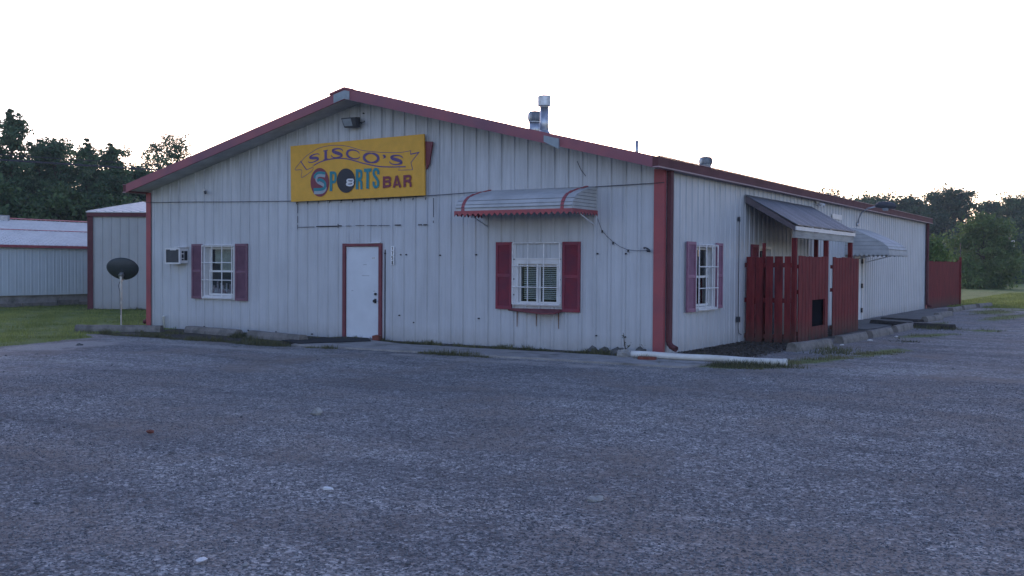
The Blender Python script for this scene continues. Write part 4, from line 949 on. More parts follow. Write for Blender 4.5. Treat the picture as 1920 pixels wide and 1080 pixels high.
cstop('parking_stop', 'concrete parking stop beside the dark red fence, second from last', 'parking stop', (1.32, 26.0), (1.42, 28.4), group=G1)
cstop('parking_stop', 'last and farthest concrete parking stop, by the end of the red fence', 'parking stop', (1.48, 29.0), (1.72, 31.0), group=G1)
G2 = 'dark timbers lying across the side pad'
cstop('timber', 'dark old timber lying on the pad, left of the fourth parking stop', 'timber', (.75, 13.35), (1.95, 12.55), .2, .13, 'tie', G2)
cstop('timber', 'dark old timber sticking out over the gravel, right of the fourth parking stop', 'timber', (2.08, 12.5), (3.15, 12.1), .2, .13, 'tie', G2)
cstop('timber', 'flat dark timber farthest back, ending at the pale short parking stop', 'timber', (.45, 16.2), (1.72, 15.45), .26, .08, 'tie', G2)
G3 = 'concrete parking stops under the front wall'
cstop('parking_stop', 'leftmost front parking stop, reaching out onto the lawn', 'parking stop', (-14.15, -2.0), (-12.35, -1.0), .26, .15, 'stop', G3)
cstop('parking_stop', 'front parking stop under the plum shuttered window', 'parking stop', (-11.75, -.72), (-9.80, -.98), .26, .15, 'stop', G3)
cstop('parking_stop', 'front parking stop nearest the door', 'parking stop', (-9.35, -1.06), (-7.45, -1.42), .26, .15, 'stop', G3)
# mat and bricks by the door
mb = MB(); mb.hexa([(-7.75, -1.75, .036), (-6.85, -2.2, .036), (-6.15, -.8, .036), (-6.72, -.2, .036), (-7.45, -.2, .036)], [(-7.75, -1.75, .05), (-6.85, -2.2, .05), (-6.15, -.8, .05), (-6.72, -.2, .05), (-7.45, -.2, .05)])
tag(mb.build('door_mat', 'rubber'), 'black rubber mat on the walk at the front door', 'mat')
def rock(name, label, x, y, s, mat, sq=.6, sd=0, z=0.0, group=None, blocky=False):
    r = random.Random(sd * 31 + 5); mb = MB()
    if blocky: mb.box(-s[0] / 2, s[0] / 2, -s[1] / 2, s[1] / 2, -.01, s[2])
    else:
        n, m = 9, 6
        for j in range(m + 1):
            ph = math.pi * j / m
            for i in range(n):
                th = 2 * math.pi * i / n; k = 1 + r.uniform(-.22, .22)
                mb.v.append((s[0] / 2 * math.sin(ph) * math.cos(th) * k, s[1] / 2 * math.sin(ph) * math.sin(th) * k, s[2] / 2 * (math.cos(ph) * k + .7)))
        for j in range(m):
            for i in range(n): mb.f.append((j * n + i, (j + 1) * n + i, (j + 1) * n + (i + 1) % n, j * n + (i + 1) % n))
    o = mb.build(name, mat); o.location = (x, y, z); o.rotation_euler = (0, 0, r.uniform(0, 6)); 
    if blocky: bevel(o, .008)
    return tag(o, label, 'brick' if blocky else ('litter' if mat == 'paper' else 'rock'), group)
rock('brick', 'red brick lying at the right foot of the front door', -6.35, -.35, (.3, .14, .1), 'brick', z=.03, sd=1, blocky=True)
rock('brick', 'red brick propping the white pipe at the building corner', .28, -1.24, (.30, .13, .055), 'brick', z=.03, sd=9, blocky=True)
R_ = [('rock', 'dark round rock leftmost of the row under the right front wall', -1.2, -.42, (.24, .2, .17), 'rock'), ('rock', 'dark rock second in the row under the right front wall', -.98, -.36, (.24, .18, .15), 'rock'),
      ('rock', 'grey broken rock midway between the two dark rocks and the corner', -.66, -.45, (.32, .24, .17), 'rock'), ('rock', 'pale stone in the weeds left of the white pipe', -.46, -.72, (.2, .16, .15), 'palerock'),
      ('rock', 'grey lump of concrete at the left end of the white pipe', -.28, -.95, (.28, .22, .18), 'palerock'), ('rock', 'grey rock leaning on the red corner trim', -.25, -.35, (.26, .22, .2), 'rock'),
      ('rock', 'flat grey rock between the corner downspout and the white pipe', .35, -.25, (.34, .2, .09), 'rock'),
      ('rock', 'fist sized pale rock alone on the gravel, centre left', -.02, -9.15, (.15, .12, .1), 'palerock'), ('rock', 'reddish clod on the gravel at far left', -.55, -10.9, (.09, .06, .035), 'brick'),
      ('rock', 'flat brownish stone on the gravel near the bottom middle', 4.36, -11.15, (.16, .1, .05), 'palerock'),
      ('litter', 'crumpled white scrap on the gravel, upper of the two at lower left', 2.56, -11.86, (.09, .05, .025), 'paper'), ('litter', 'white scrap at the bottom edge of the gravel', 3.2, -13.6, (.08, .05, .02), 'paper'),
      ('litter', 'small white litter at the near end of the second side parking stop', 2.1, 4.55, (.11, .06, .03), 'paper'), ('litter', 'white crumpled litter beside the second side parking stop', 2.28, 6.3, (.13, .08, .035), 'paper'),
      ('litter', 'white wrapper beside the third side parking stop', 2.5, 8.0, (.13, .07, .03), 'paper'), ('litter', 'small white litter left of the second side parking stop', 1.5, 4.6, (.16, .06, .02), 'paper'),
      ('rock', 'dark lump on the lawn against the grey shed', -19.6, 6.4, (.7, .5, .35), 'brick'), ('rock', 'dark stone on the pale grit at the lawn edge', -10.0, -4.9, (.14, .1, .08), 'rock')]
for i, (nm, lb, x, y, s, mt) in enumerate(R_): rock(nm, lb, x, y, s, mt, sd=i)
# the white pipe on the ground
a = Vector((-.10, -1.06, .10)); b = Vector((2.52, -.70, .062)); d = (b - a)
mb = MB(); mb.tube([a + d * (i / 14) + Vector((0, 0, .004 * math.sin(i))) for i in range(15)], .056, 18, cap=False)
pp = mb.build('drain_pipe', 'pipe', smooth=True); sd_ = pp.modifiers.new('thickness', 'SOLIDIFY'); sd_.thickness = .005
tag(pp, 'long white plastic drain pipe lying on the ground at the corner', 'pipe')
mb = MB(); mb.tube([b - d.normalized() * .05, b + d.normalized() * .012], .066, 18, cap=False); c_ = mb.build('pipe_collar', 'pipe', pp, smooth=True); sd_ = c_.modifiers.new('thickness', 'SOLIDIFY'); sd_.thickness = .008
mb = MB(); e_ = b - d.normalized() * .10; mb.tube([e_, e_ - d.normalized() * .01], .05, 16); mb.build('pipe_inside', 'dark', pp)
# satellite dish
A = thing('satellite_dish', 'dark grey satellite dish seen from behind on a thin pole on the lawn', 'satellite dish', (-14.70, -.33, 0))
mb = MB(); mb.tube([(-14.70, -.33, -.1), (-14.70, -.33, 1.30)], .022, 10); mb.build('pole', 'galv', A)
mb = MB(); ctr = Vector((-14.72, -.30, 1.46)); look = Vector((-.52, .80, .42)).normalized(); rt = look.cross(Vector((0, 0, 1))).normalized(); up = rt.cross(look)
n, m = 36, 7
for j in range(m + 1):
    for i in range(n):
        t = 2 * math.pi * i / n; rr = j / m; ux = .405 * rr * math.cos(t); uy = .30 * rr * math.sin(t) * (1.08 if math.sin(t) < 0 else .95)
        ux *= (1 - .13 * max(0, -math.sin(t)) ** 2)
        mb.v.append(tuple(ctr + rt * ux + up * uy + look * (.10 * rr * rr)))
for j in range(m):
    for i in range(n): mb.f.append((j * n + i, j * n + (i + 1) % n, (j + 1) * n + (i + 1) % n, (j + 1) * n + i))
ds = mb.build('dish', 'dish', A, smooth=True); s_ = ds.modifiers.new('thickness', 'SOLIDIFY'); s_.thickness = .012
mb = MB(); mb.tube([(-14.70, -.33, 1.18), (-14.70, -.33, 1.34)], .034, 10); mb.bar((-14.70, -.36, 1.28), tuple(ctr - up * .12), .09, .09); mb.build('bracket', 'galv', A)
mb = MB(); q0 = ctr - up * .31 + look * .02; mb.tube([tuple(ctr - up * .15 - look * .02), tuple(q0), tuple(q0 + look * .5 + up * .05)], .014, 6); mb.build('feed_arm', 'galv', A)
mb = MB(); mb.tube([(-14.71, -.35, 1.16), (-14.74, -.38, 1.05), (-14.71, -.36, .9), (-14.70, -.355, .3)], .007, 6); mb.build('cable', 'cable', A)

# ------------------------------------------------------------------ neighbouring buildings
def rot2(p, o, a): c, s = math.cos(a), math.sin(a); return (o[0] + p[0] * c - p[1] * s, o[1] + p[0] * s + p[1] * c)
O2 = (-23.81, 5.42); ang = math.radians(31.7)
A = thing('metal_shed', 'grey ribbed metal shed with plum trim behind the satellite dish', 'shed', (O2[0], O2[1], 0))
w2, d2_, h2 = 6.4, 5.2, 3.40
fr = Vector((math.cos(ang), math.sin(ang), 0)); bk = Vector((-math.sin(ang), math.cos(ang), 0)); o3 = Vector((O2[0], O2[1], 0))
mb, sm = ribbed(o3, fr, -bk, w2, lambda u: .02, lambda u: h2 - .14, ph=.1); mb.build('front_wall', 'siding_shed', A, attrs={'seam': sm})
mb, sm = ribbed(o3 + bk * d2_, -bk, -fr, d2_, lambda u: .02, lambda u: h2 - .14 + .11 * (d2_ - u), ph=.1); mb.build('side_wall', 'siding_shed', A, attrs={'seam': sm})
mb, sm = ribbed(o3 + fr * w2, bk, fr, d2_, lambda u: .02, lambda u: h2 - .14 + .11 * u, ph=.1); mb.build('side_wall', 'siding_shed', A, attrs={'seam': sm})
mb, sm = ribbed(o3 + fr * w2 + bk * d2_, -fr, bk, w2, lambda u: .02, lambda u: h2 - .14 + .11 * d2_, ph=.1); mb.build('back_wall', 'siding_shed', A, attrs={'seam': sm})
Q = lambda a, b, z: tuple(o3 + fr * a + bk * b + Vector((0, 0, z)))
mb = MB(); mb.hexa([Q(-.1, -.12, h2 - .03), Q(w2 + .1, -.12, h2 - .03), Q(w2 + .1, d2_ + .1, h2 + .62), Q(-.1, d2_ + .1, h2 + .62)], [Q(-.1, -.12, h2), Q(w2 + .1, -.12, h2), Q(w2 + .1, d2_ + .1, h2 + .65), Q(-.1, d2_ + .1, h2 + .65)])
for i in range(22): 
    a = -.05 + i * .3; mb.hexa([Q(a, -.13, h2 + .001), Q(a + .06, -.13, h2 + .001), Q(a + .06, d2_ + .1, h2 + .651), Q(a, d2_ + .1, h2 + .651)], [Q(a, -.13, h2 + .025), Q(a + .06, -.13, h2 + .025), Q(a + .06, d2_ + .1, h2 + .675), Q(a, d2_ + .1, h2 + .675)])
mb.build('roof', 'roofwhite', A)
mb = MB(); mb.hexa([Q(-.08, -.1, h2 - .17), Q(w2 + .08, -.1, h2 - .17), Q(w2 + .08, -.04, h2 - .17), Q(-.08, -.04, h2 - .17)], [Q(-.08, -.1, h2 - .034), Q(w2 + .08, -.1, h2 - .034), Q(w2 + .08, -.04, h2 - .034), Q(-.08, -.04, h2 - .034)]); mb.build('fascia', 'gutter', A)
mb = MB(); mb.hexa([Q(-.07, -.07, 0), Q(.12, -.07, 0), Q(.12, -.04, 0), Q(-.07, -.04, 0)], [Q(-.07, -.07, h2 - .175), Q(.12, -.07, h2 - .175), Q(.12, -.04, h2 - .175), Q(-.07, -.04, h2 - .175)]); mb.hexa([Q(-.07, -.04, 0), Q(-.04, -.04, 0), Q(-.04, .15, 0), Q(-.07, .15, 0)], [Q(-.07, -.04, h2 - .175), Q(-.04, -.04, h2 - .175), Q(-.04, .15, h2 - .175), Q(-.07, .15, h2 - .175)])
mb.build('corner_trim', 'gutter', A)
A = thing('metal_warehouse', 'low white metal warehouse with white sheet roof at the left edge', 'building', (-27.3, -3, 0))
y0, y1 = -22.0, 15.5; xw = -27.35; he = 2.28
mb, sm = ribbed((xw, y0, 0), (0, 1, 0), (1, 0, 0), y1 - y0, lambda u: .42, lambda u: he - .08, ph=.1, h=.008); mb.build('side_wall', 'siding_far', A, attrs={'seam': sm})
mb, sm = ribbed((xw, y1, 0), (-1, 0, 0), (0, 1, 0), 12, lambda u: .42, lambda u: he - .08 + .19 * min(u, 12 - u), ph=.1, extra=[6]); mb.build('end_wall', 'siding_far', A, attrs={'seam': sm})
mb = MB(); 
def rq(a0, a1, yy0, yy1, dz=0, t=.03):
    za = he + .19 * a0 + dz; zb_ = he + .19 * a1 + dz
    mb.hexa([(xw - a0, yy0, za - t), (xw - a1, yy0, zb_ - t), (xw - a1, yy1, zb_ - t), (xw - a0, yy1, za - t)], [(xw - a0, yy0, za), (xw - a1, yy0, zb_), (xw - a1, yy1, zb_), (xw - a0, yy1, za)])
rq(-.15, 6, y0, y1 + .15); mb.hexa([(xw - 6, y0, he + 1.11), (xw - 12.15, y0, he - .06), (xw - 12.15, y1 + .15, he - .06), (xw - 6, y1 + .15, he + 1.11)], [(xw - 6, y0, he + 1.14), (xw - 12.15, y0, he - .03), (xw - 12.15, y1 + .15, he - .03), (xw - 6, y1 + .15, he + 1.14)])
yy = y0 + .1
while yy < y1: rq(-.155, 5.9, yy, yy + .05, .028, .026); yy += .23
mb.build('roof', 'roofwhite', A)
mb = MB(); rq(-.17, -.13, y0, y1 + .16, .0, .09); rq(-.172, 0, y1 + .10, y1 + .18, .035, .1); mb.build('fascia', 'red', A)
mb = MB(); rq(5.85, 6.06, y0, y1 + .16, .065, .02); rq(3.1, 3.16, y0, y1 + .1, .05, .02); mb.build('roof_trim', 'red', A)
mb = MB(); rr = random.Random(3)
mb.box(xw - 11.8, xw - .10, y0, y1 - .1, -.1, .42); mb.build('foundation', 'concrete', A)
mb = MB()
yy = y0
while yy < y1 - .5: L = rr.uniform(.7, 1.6); mb.box(xw - .098, xw - rr.uniform(.0, .06), yy, yy + L - .05, -.02, rr.uniform(.12, .22)); yy += L
each(mb, 'foundation_block', 'stop', A)
q = MB(); q.box(-33.9, -33.0, 8.0 - 1.2, 8.1, he + .95, he + 1.5)
A2 = thing('roof_cooler', 'pale blue grey cooling unit on the white warehouse roof', 'cooling unit', (-33.4, 7.4, 3.3))
mb = MB(); mb.box(-33.95, -32.95, 6.95, 8.25, 3.22, 3.58); mb.build('casing', 'lens', A2)
mb = MB(); mb.box(-32.948, -32.94, 7.05, 7.55, 3.34, 3.54); mb.box(-32.948, -32.94, 7.65, 8.15, 3.34, 3.54); each(mb, 'louvre', 'galv', A2)
# overhead wires
A = MB(); pts = []
for i in range(41):
    t = i / 40; x = -62 + 60 * t; y = -2.9 + (x + 35.05) * 0 + 9.15 + (x + 35.05) * 3.2; pts.append((x, y, 0))
def wire(a, b, sag, r, label):
    mb = MB(); P = []
    for i in range(41):
        t = i / 40; p = Vector(a).lerp(Vector(b), t); p.z -= sag * 4 * t * (1 - t); P.append(tuple(p))
    mb.tube(P, r, 6); return tag(mb.build('power_line', 'cable'), label, 'power line', 'overhead wires crossing behind the buildings')
wire((-37.5, -12.0, 5.75), (-14.0, 62.0, 6.3), 0.25, .038, 'thick overhead wire crossing in front of the left trees')
wire((-37.8, -12.0, 5.95), (-14.0, 62.0, 6.6), 0.25, .016, 'thinner overhead wire just above the thick one')
# utility pole and a far house on the right
A = thing('utility_pole', 'thin pale utility pole with transformer in front of the right tree line', 'utility pole', (-5.4, 103.9, 0))
mb = MB(); mb.tube([(-5.4, 103.9, -.4), (-5.4, 103.9, 5.9)], [.15, .11], 8); mb.build('pole', 'polem', A)
mb = MB(); mb.tube([(-5.05, 103.8, 3.9), (-5.05, 103.8, 4.6)], .2, 10); mb.build('transformer', 'galv', A); MB().box(-6.1, -4.7, 103.8, 103.9, 5.55, 5.67).build('crossarm', 'polem', A)
A = thing('farm_shed', 'small pale roofed shed far off below the right tree line', 'shed', (-6.3, 138, 0))
MB().box(-7.6, -3.2, 136, 141, -.4, .55).build('wall', 'siding_far', A)
mb = MB(); mb.hexa([(-7.8, 135.8, .551), (-3.0, 135.8, .551), (-3.0, 141.2, .551), (-7.8, 141.2, .551)], [(-7.4, 138.0, 1.15), (-3.4, 138.0, 1.15), (-3.4, 139, 1.15), (-7.4, 139, 1.15)]); mb.build('roof', 'roofwhite', A)
# ------------------------------------------------------------------ trees
def leaf_quads(C, size, shade, nrm_up=.3):
    n = len(C); u = rng.normal(size=(n, 3)); u /= np.linalg.norm(u, axis=1)[:, None]
    w = rng.normal(size=(n, 3)); w[:, 2] *= .6; v = np.cross(u, w); v /= np.linalg.norm(v, axis=1)[:, None] + 1e-9
    s = size * rng.uniform(.55, 1.3, n)[:, None]
    a = C - u * s; b = C + v * s * .55; c = C + u * s; d = C - v * s * .55
    V = np.stack([a, b, c, d], 1).reshape(-1, 3); F = np.arange(n * 4).reshape(n, 4)
    return V, F, np.repeat(shade, 4)
def tree(kind, label, base, H, R, style='broad', leaf=.16, nleaf=5200, mat='leaf_dark', group=None, lo=.2, cat='tree'):
    x, y = base; gz = float(hgt(np.array(x), np.array(y)))
    r = random.Random(int(abs(x * 13.7 + y * 3.1) * 10)); g = np.random.default_rng(int(abs(x * 17 + y * 5) * 10))
    root = thing(kind, label, cat, (x, y, gz), group)
    tr = MB(); lean = (r.uniform(-.03, .03) * H, r.uniform(-.03, .03) * H)
    P = lambda t: (x + lean[0] * t, y + lean[1] * t, gz - .2 + (H * .93 + .2) * t)
    tr.tube([P(t) for t in (0, .25, .5, .75, 1)], [H * .019 + .03, H * .016, H * .012, H * .007, .01], 8)
    clumps = []
    if style == 'pine':
        nb = int(34 + H * 2.2)
        for i in range(nb):
            h = lo + (1 - lo) * ((i + .5) / nb); a = r.uniform(0, 6.283); prof = (1 - h) ** .55 * .95 + .17
            L = R * prof * r.uniform(.35, 1.2); p0 = Vector(P(h * .98)); dr_ = Vector((math.cos(a), math.sin(a), r.uniform(.0, .35))); p1 = p0 + dr_ * L
            tr.tube([p0, p0.lerp(p1, .55) + Vector((0, 0, -.04 * L)), p1], [.045, .03, .01], 5, cap=False)
            for f in (1.0, .62): clumps.append((p0.lerp(p1, f), R * r.uniform(.14, .25) * (.7 + prof * .5), r.random()))
        
        for q in range(5): clumps.append((Vector(P(.93 + .028 * q)) + Vector((r.uniform(-1, 1), r.uniform(-1, 1), 0)) * R * .09 * (1 - q / 6), R * (.12 - .02 * q), .4 + .3 * r.random()))
    elif style == 'sparse':
        for i in range(16):
            h = r.uniform(.45, .85); a = r.uniform(0, 6.283); L = R * r.uniform(.6, 1.05); p0 = Vector(P(h)); p1 = p0 + Vector((math.cos(a) * L, math.sin(a) * L, H * r.uniform(.08, .22)))
            p1.z = min(p1.z, gz + H)
            tr.tube([p0, p0.lerp(p1, .5) + Vector((0, 0, .1 * L)), p1], [.05, .03, .01], 5, cap=False)
            for f in (1.0, .8, .6): clumps.append((p0.lerp(p1, f) + Vector((r.uniform(-.3, .3), r.uniform(-.3, .3), r.uniform(-.2, .3))), R * r.uniform(.12, .2), r.random()))
    else:
        ng = 46 if style == 'broad' else 60
        for i in range(ng):
            t = r.random(); h = lo + (1 - lo) * t
            e = math.sin(math.pi * min(1, (.12 + .88 * t) ** (.8 if style == 'broad' else .62))) ** .55 if style == 'broad' else (1 - t ** 2.2) ** .5 * (.62 + .38 * min(1, t * 3.2))
            a = r.uniform(0, 6.283); L = R * e * math.sqrt(r.uniform(.12, 1)) * r.uniform(.8, 1.08)
            p1 = Vector((x + lean[0] * h + math.cos(a) * L, y + lean[1] * h + math.sin(a) * L, gz + H * h - R * .1))
            p0 = Vector(P(max(.08, h * .72)))
            if i % 2 == 0: tr.tube([p0, p0.lerp(p1, .5) + Vector((0, 0, -.05 * L)), p1], [.06, .035, .012], 5, cap=False)
            clumps.append((p1, R * r.uniform(.17, .32), r.random()))
    tr.build('trunk', 'bark', root)
    per = max(12, nleaf // len(clumps)); Cs = []; Sh = []
    for c, cr, s in clumps:
        sub = g.normal(0, .62, size=(9, 3)) * cr; wts = g.integers(0, 9, per)
        k = sub[wts] + g.normal(size=(per, 3)) * cr * .36
        pts = np.array(c)[None] + k * np.array([1.2, 1.2, .75])
        Cs.append(pts); Sh.append(np.clip(.12 + .6 * s + g.normal(0, .16, per), 0, 1))
    Cs = np.concatenate(Cs); Sh = np.concatenate(Sh); keep = Cs[:, 2] > gz + .02
    V, F, S_ = leaf_quads(Cs[keep], leaf, Sh[keep])
    o = np_mesh('crown', V, F, mat, root, S_)
    return root
GL = 'trees behind the left buildings'; 
LT = [('pine_tree', 'tall gappy pine whose pointed top is the highest at the left edge', (-46.8, 17.3), 10.4, 1.75, 'pine', .095, 17000, .12),
 ('pine_tree', 'dark pine cut by the left edge of the photo', (-49.6, 15.9), 9.2, 2.3, 'pine', .095, 17000, .1),
 ('pine_tree', 'dark pine just right of the tallest one', (-50.3, 21.0), 9.3, 1.7, 'pine', .095, 17000, .1),
 ('oak_tree', 'rounded dark tree between the tall pines and the lone spire pines', (-46.3, 19.9), 8.8, 2.0, 'broad', .10, 19000, .1),
 ('pine_tree', 'dark spire pine with a knobby top, left of the low gap', (-50.2, 24.3), 9.7, 1.75, 'pine', .095, 17000, .1),
 ('pine_tree', 'slim spire pine standing alone above the shed roof', (-43.7, 21.5), 8.7, 1.6, 'pine', .095, 17000, .1),
 ('oak_tree', 'low round tree just left of the building rake', (-47.4, 26.3), 7.5, 1.7, 'broad', .10, 15000, .1),
 ('elm_tree', 'thin see-through tree nearest the building roof edge', (-53.8, 32.9), 10.9, 2.2, 'sparse', .09, 8000, .1)]
for k, lb, b_, h, r_, st, lf, nl, lo in LT: tree(k, lb, b_, h, r_, st, lf, nl, 'leaf_dark', GL, lo)
LB = [((-59.4, 25.9), 8.2, 3.1, 'behind the tallest pine'), ((-56.8, 27.5), 8.3, 3.0, 'behind the rounded oak'), ((-52.9, 27.5), 7.9, 2.5, 'behind the knobby spire pine'), ((-49.4, 27.6), 7.4, 2.3, 'between the two spire pines'), ((-46.3, 27.4), 7.2, 2.3, 'behind the slim spire pine'), ((-44.0, 28.6), 7.0, 2.3, 'nearest the building roof edge'), ((-55.5, 21.2), 7.6, 2.6, 'at the left edge of the photo'),
      ((-42.0, 16.6), 5.6, 1.9, 'directly behind the cooling unit'), ((-43.9, 14.4), 5.7, 2.0, 'in front of the pine cut by the left edge'), ((-40.6, 19.0), 5.2, 1.9, 'behind the gap between warehouse and shed'), ((-38.6, 20.4), 4.8, 1.8, 'behind the left end of the shed roof'), ((-36.0, 21.5), 4.6, 1.8, 'behind the right end of the shed roof')]
for b_, h, r_, w_ in LB: tree('shade_tree', 'low dark bushy tree ' + w_, b_, h, r_, 'bush', .14, 13000, 'leaf_mid' if h < 6 else 'leaf_dark', 'low bushy trees behind the left buildings', .02)
RT = [((-32.0, 134.6), 12.7, 4.8, 'above the porch roof, leftmost of the tree line'), ((-29.6, 142.8), 12.6, 4.2, 'second from the left in the tree line'), ((-25.8, 138.5), 12.3, 4.8, 'above the wall lamp'), ((-22.4, 138.2), 11.9, 3.6, 'right of the wall lamp, slightly pointed'),
      ((-18.4, 133.6), 12.1, 4.3, 'above the far end of the building eave'), ((-15.4, 133.2), 12.4, 3.7, 'above the dark red fence, tallest of the tree line'), ((-13.9, 145.7), 8.6, 3.9, 'low one in the dip behind the bush'), ((-12.2, 149.0), 11.4, 3.6, 'left one of the right-hand group'),
      ((-8.0, 131.8), 10.9, 4.0, 'behind the utility pole'), ((-4.6, 127.9), 11.3, 4.6, 'at the right edge of the photo'), ((-37.0, 137.2), 12.2, 5.0, 'mostly hidden behind the building roof')]
for b_, h, r_, w_ in RT: tree('woodland_tree', 'tall green tree ' + w_, b_, h, r_, 'broad', .20, 15000, 'leaf_far', 'tree line beyond the right field', .04)
RB = [((-27.3, 155), 12.4, 'behind the wall lamp'), ((-21, 153), 11.6, 'behind the building far corner'), ((-33.0, 150), 12.2, 'above the porch roof'), ((-16.8, 158), 8.2, 'behind the fence end'), ((-12.8, 164), 7.8, 'behind the round bush'), ((-8.4, 160), 8.6, 'behind the utility pole'), ((-4.0, 158), 9.0, 'at the right edge'),
      ((-19.6, 128.5), 5.2, 'at the foot of the wood beside the building corner'), ((-16.0, 127.5), 5.2, 'at the foot of the wood above the red fence'), ((-11.5, 128), 4.6, 'at the foot of the wood behind the round bush'), ((-6.6, 143), 5.0, 'above the farm shed'), ((-2.2, 124), 4.4, 'at the foot of the wood at the right edge')]
for b_, h, w_ in RB: tree('understorey_tree', 'dark low tree in the wood ' + w_, b_, h, 5.8 if h > 6 else 3.0, 'bush', .3, 8000, 'leaf_far', 'darker trees within the right wood', .0)
tree('round_bush', 'big round green bush standing in the grass beyond the red fence', (-4.6, 78.5), 6.3, 2.7, 'bush', .13, 26000, 'leaf_bush', None, .02, 'bush')
tree('small_bush', 'small green bush peeping over the dark red fence', (-1.55, 36.0), 3.1, 1.15, 'bush', .085, 7000, 'leaf_bush', None, .05, 'bush')

# ------------------------------------------------------------------ grass, weeds, gravel stones
def blades(P, h, w, mat, name, label, lean=.5):
    n = len(P); a = rng.uniform(0, 6.283, n); hh = h * rng.uniform(.3, 1.45, n) * (.7 + .5 * np.sin(P[:, 0] * 3.3 + 1.7 * np.sin(P[:, 1] * 4.1))); ww = w * rng.uniform(.7, 1.3, n)
    dx = np.cos(a) * ww; dy = np.sin(a) * ww; la = rng.uniform(0, 6.283, n); lr = hh * lean * rng.uniform(0, 1, n)
    V = np.stack([np.stack([P[:, 0] - dx, P[:, 1] - dy, P[:, 2] - .01], 1), np.stack([P[:, 0] + dx, P[:, 1] + dy, P[:, 2] - .01], 1), np.stack([P[:, 0] + np.cos(la) * lr, P[:, 1] + np.sin(la) * lr, P[:, 2] + hh], 1)], 1).reshape(-1, 3)
    F = np.arange(n * 3).reshape(n, 3)
    cl = .5 + .3 * np.sin(P[:, 0] * 1.7 + 2 * np.sin(P[:, 1] * .9)) * np.sin(P[:, 1] * 1.3) + rng.normal(0, .2, n)
    o = np_mesh(name, V, F, mat, None, np.repeat(np.clip(cl, 0, 1), 3)); return tag(o, label, None, None, 'stuff')
def scatter(n, x0, x1, y0, y1, fn, thr=.5, clump=.35):
    x = rng.uniform(x0, x1, n); y = rng.uniform(y0, y1, n)
    nz = np.sin(x * 5.1 + 1.7 * np.sin(y * 4.3)) * np.sin(y * 6.2 + 1.3 * np.sin(x * 3.7))
    k = fn(x, y) + clump * nz > thr
    k &= ~((x > -WX - .02) & (x < .02) & (y > -.03) & (y < LY))
    x = x[k]; y = y[k]; return np.stack([x, y, hgt(x, y)], 1)
blades(scatter(230000, -29, -10.2, -12, 14, m_turf, .5, .25), .055, .009, 'blade', 'lawn_grass', 'short mown grass on the left lawn')
blades(scatter(90000, -.5, 9, 28.5, 60, m_turf, .5, .2), .07, .016, 'blade', 'field_grass', 'mown grass of the right field')
P = [scatter(40000, 1.5, 6.5, 1.0, 28.5, m_turf, .52, .3), scatter(16000, .7, 3.6, -2.4, 3.4, m_turf, .45, .3)]
blades(np.concatenate(P), .05, .007, 'blade_dry', 'dry_grass_patches', 'yellowish grass patches growing through the gravel')
def spots(L, per, rx, ry):
    o = []
    for (x, y, s) in L:
        n = int(per * s); o.append(np.stack([x + rng.normal(0, rx * s, n), y + rng.normal(0, ry * s, n), np.zeros(n) + .0], 1))
    return np.concatenate(o)
wl_ = [(-13.6 + i * .33 + rng.uniform(-.1, .1), -2.2 + .1 * math.sin(i) - .02 * i, rng.uniform(.5, 1.1)) for i in range(21)]
wl_ += [(-12.1, -1.5, 1.3), (-11.7, -1.35, 1.2), (-9.7, -1.0, 1.0), (-9.55, -1.35, .8), (-7.9, -1.7, 1.1), (-8.4, -1.9, 1.1), (-7.35, -.55, 1.1), (-7.0, -.35, .6), (-7.75, -.5, .9), (-8.1, -2.3, 1), (-7.2, -2.5, .9), (-6.3, -2.45, .6), (-5.9, -2.4, .6)]
wl_ += [(-6.2 + i * .28, -.45 - .08 * math.sin(i * 1.7) - .22 * (i % 3 == 0), rng.uniform(.3, .9)) for i in range(21)]
wl_ += [(-3.8 + i * .23, -2.2 - .03 * math.sin(i), rng.uniform(.3, .7)) for i in range(7)]
wl_ += [(-.5, -.6, .8), (-.1, -.35, .7), (.2, -1.2, .5), (-6.33, -.2, .9), (1.0, -1.35, .9), (1.4, -1.3, 1.1), (1.9, -1.15, 1.2), (2.2, -1.1, 1.1), (2.6, -.9, 1), (1.7, -1.5, .9), (-14.1, -.5, .8), (.9, -.3, .4)]
P = spots(wl_, 260, .16, .09); P = P[P[:, 1] < -.04]
blades(P, .085, .008, 'weed', 'weeds', 'weeds and grass tufts along the foot of the walls', .9)
P = spots([(2.9, 12.0, 1.2), (2.4, 12.2, .8), (1.5, 3.6, .5), (2.3, 3.0, .9), (2.6, 2.2, .8), (3.0, 6.5, .6), (-27.0, 5.0, 2), (-27.0, 3.0, 2), (-27.0, 7, 2), (-27, 0, 2), (-23.5, 5.3, 1), (-22, 6.2, 1), (-20.5, 7, 1.3)], 300, .3, .3)
blades(P, .09, .009, 'weed', 'weeds', 'weeds between the timbers and round the sheds', .9)
# a bare twiggy weed at the corner
A = thing('weed_plant', 'dark twiggy weed standing against the wall by the corner trim', 'plant', (-.45, -.5, 0))
mb = MB(); mb.tube([(-.45, -.5, 0), (-.5, -.5, .2), (-.53, -.5, .42)], [.012, .01, .004], 6); mb.tube([(-.48, -.5, .12), (-.38, -.52, .2)], .006, 5); mb.build('stem', 'tie', A)
pts = np.array([(-.45, -.5, .1), (-.5, -.5, .22), (-.52, -.5, .36), (-.38, -.52, .2), (-.2, -.45, .12), (-.18, -.45, .2)]); C_ = np.repeat(pts, 8, 0) + rng.normal(0, .02, (48, 3))
V, F, S_ = leaf_quads(C_, .018, rng.uniform(0, .4, 48)); np_mesh('leaves', V, F, 'weed', A, S_)
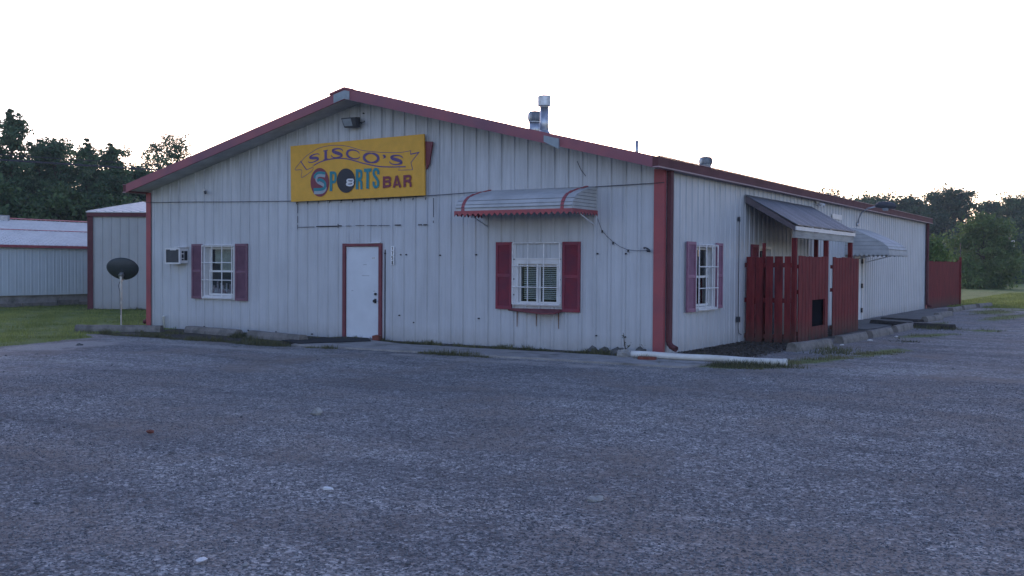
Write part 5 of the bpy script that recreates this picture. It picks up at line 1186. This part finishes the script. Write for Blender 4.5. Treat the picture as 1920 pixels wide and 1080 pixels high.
# leaf litter under the porch corner
n = 2600; x = rng.uniform(.05, 1.6, n); y = rng.uniform(.35, 4.6, n); P = np.stack([x, y, np.full(n, .012)], 1)
V, F, S_ = leaf_quads(P + rng.normal(0, .006, P.shape), .03, rng.uniform(0, 1, n)); V[:, 2] = np.clip(V[:, 2] * .5 + .005, .004, .05)
tag(np_mesh('leaf_litter', V, F, 'bark', None, S_), 'dead leaves strewn on the soil before the picket fence', None, None, 'stuff')
# gravel stones standing proud of the lot
def stones(n, rmin, rmax, smin, smax, name, label):
    rr = rng.uniform(rmin, rmax, n); th = rng.uniform(-.72, .72, n); fa = math.atan2(FV.y, FV.x)
    x = CAM.x + rr * np.cos(fa + th); y = CAM.y + rr * np.sin(fa + th)
    k = (m_turf(x, y) < .4) & ~((x < 1.6) & (y > -2.35)); x, y = x[k], y[k]; n = len(x)
    c = np.stack([x, y, hgt(x, y)], 1); s = smin + (smax - smin) * rng.beta(1.4, 4.5, n)
    base = np.array([(1, 0, 0), (-1, 0, 0), (0, 1, 0), (0, -1, 0), (0, 0, 1), (0, 0, -.6)], float)
    ry = rng.uniform(.5, .95, n); rz = rng.uniform(.3, .65, n); a = rng.uniform(0, 6.283, n)
    V = base[None] * np.stack([np.ones(n), ry, rz], 1)[:, None, :]; V = V * rng.uniform(.72, 1.28, (n, 6, 1)) + rng.normal(0, .14, (n, 6, 3))
    ca, sa = np.cos(a)[:, None], np.sin(a)[:, None]
    vx = V[..., 0] * ca - V[..., 1] * sa; vy = V[..., 0] * sa + V[..., 1] * ca
    V = np.stack([vx, vy, V[..., 2] + .18], -1) * s[:, None, None] + c[:, None, :]
    f = np.array([(0, 2, 4), (2, 1, 4), (1, 3, 4), (3, 0, 4), (2, 0, 5), (1, 2, 5), (3, 1, 5), (0, 3, 5)])
    F = (np.arange(n)[:, None, None] * 6 + f[None]).reshape(-1, 3)
    sh = np.clip(rng.beta(2.2, 2.6, n) + .06 * np.sin(x * 1.1) * np.sin(y * .9), 0, 1)
    return tag(np_mesh(name, V.reshape(-1, 3), F, 'stone', None, np.repeat(sh, 6)), label, None, None, 'stuff')
stones(170000, 3.6, 16.5, .006, .017, 'gravel_stones', 'crushed grey gravel stones covering the lot')
stones(900, 4, 20, .016, .035, 'larger_gravel', 'larger loose stones among the gravel')

# ------------------------------------------------------------------ air
mb = MB(); mb.box(-90, 40, -30, 200, -1.4, 16)  # haze volume added to lift the dark crowns, in place of lens glare
hz = bpy.data.materials.new('haze'); hz.use_nodes = True; ht = hz.node_tree; ht.nodes.clear()
ho = ht.nodes.new('ShaderNodeOutputMaterial'); hv = ht.nodes.new('ShaderNodeVolumePrincipled')
hv.inputs['Color'].default_value = (.8, .86, .95, 1); hv.inputs['Density'].default_value = .0005; hv.inputs['Anisotropy'].default_value = 0.0
ht.links.new(hv.outputs[0], ho.inputs['Volume'])
tag(mb.build('haze', hz), 'thin haze over the lot and the far trees, added to lift their darks', None, None, 'stuff')
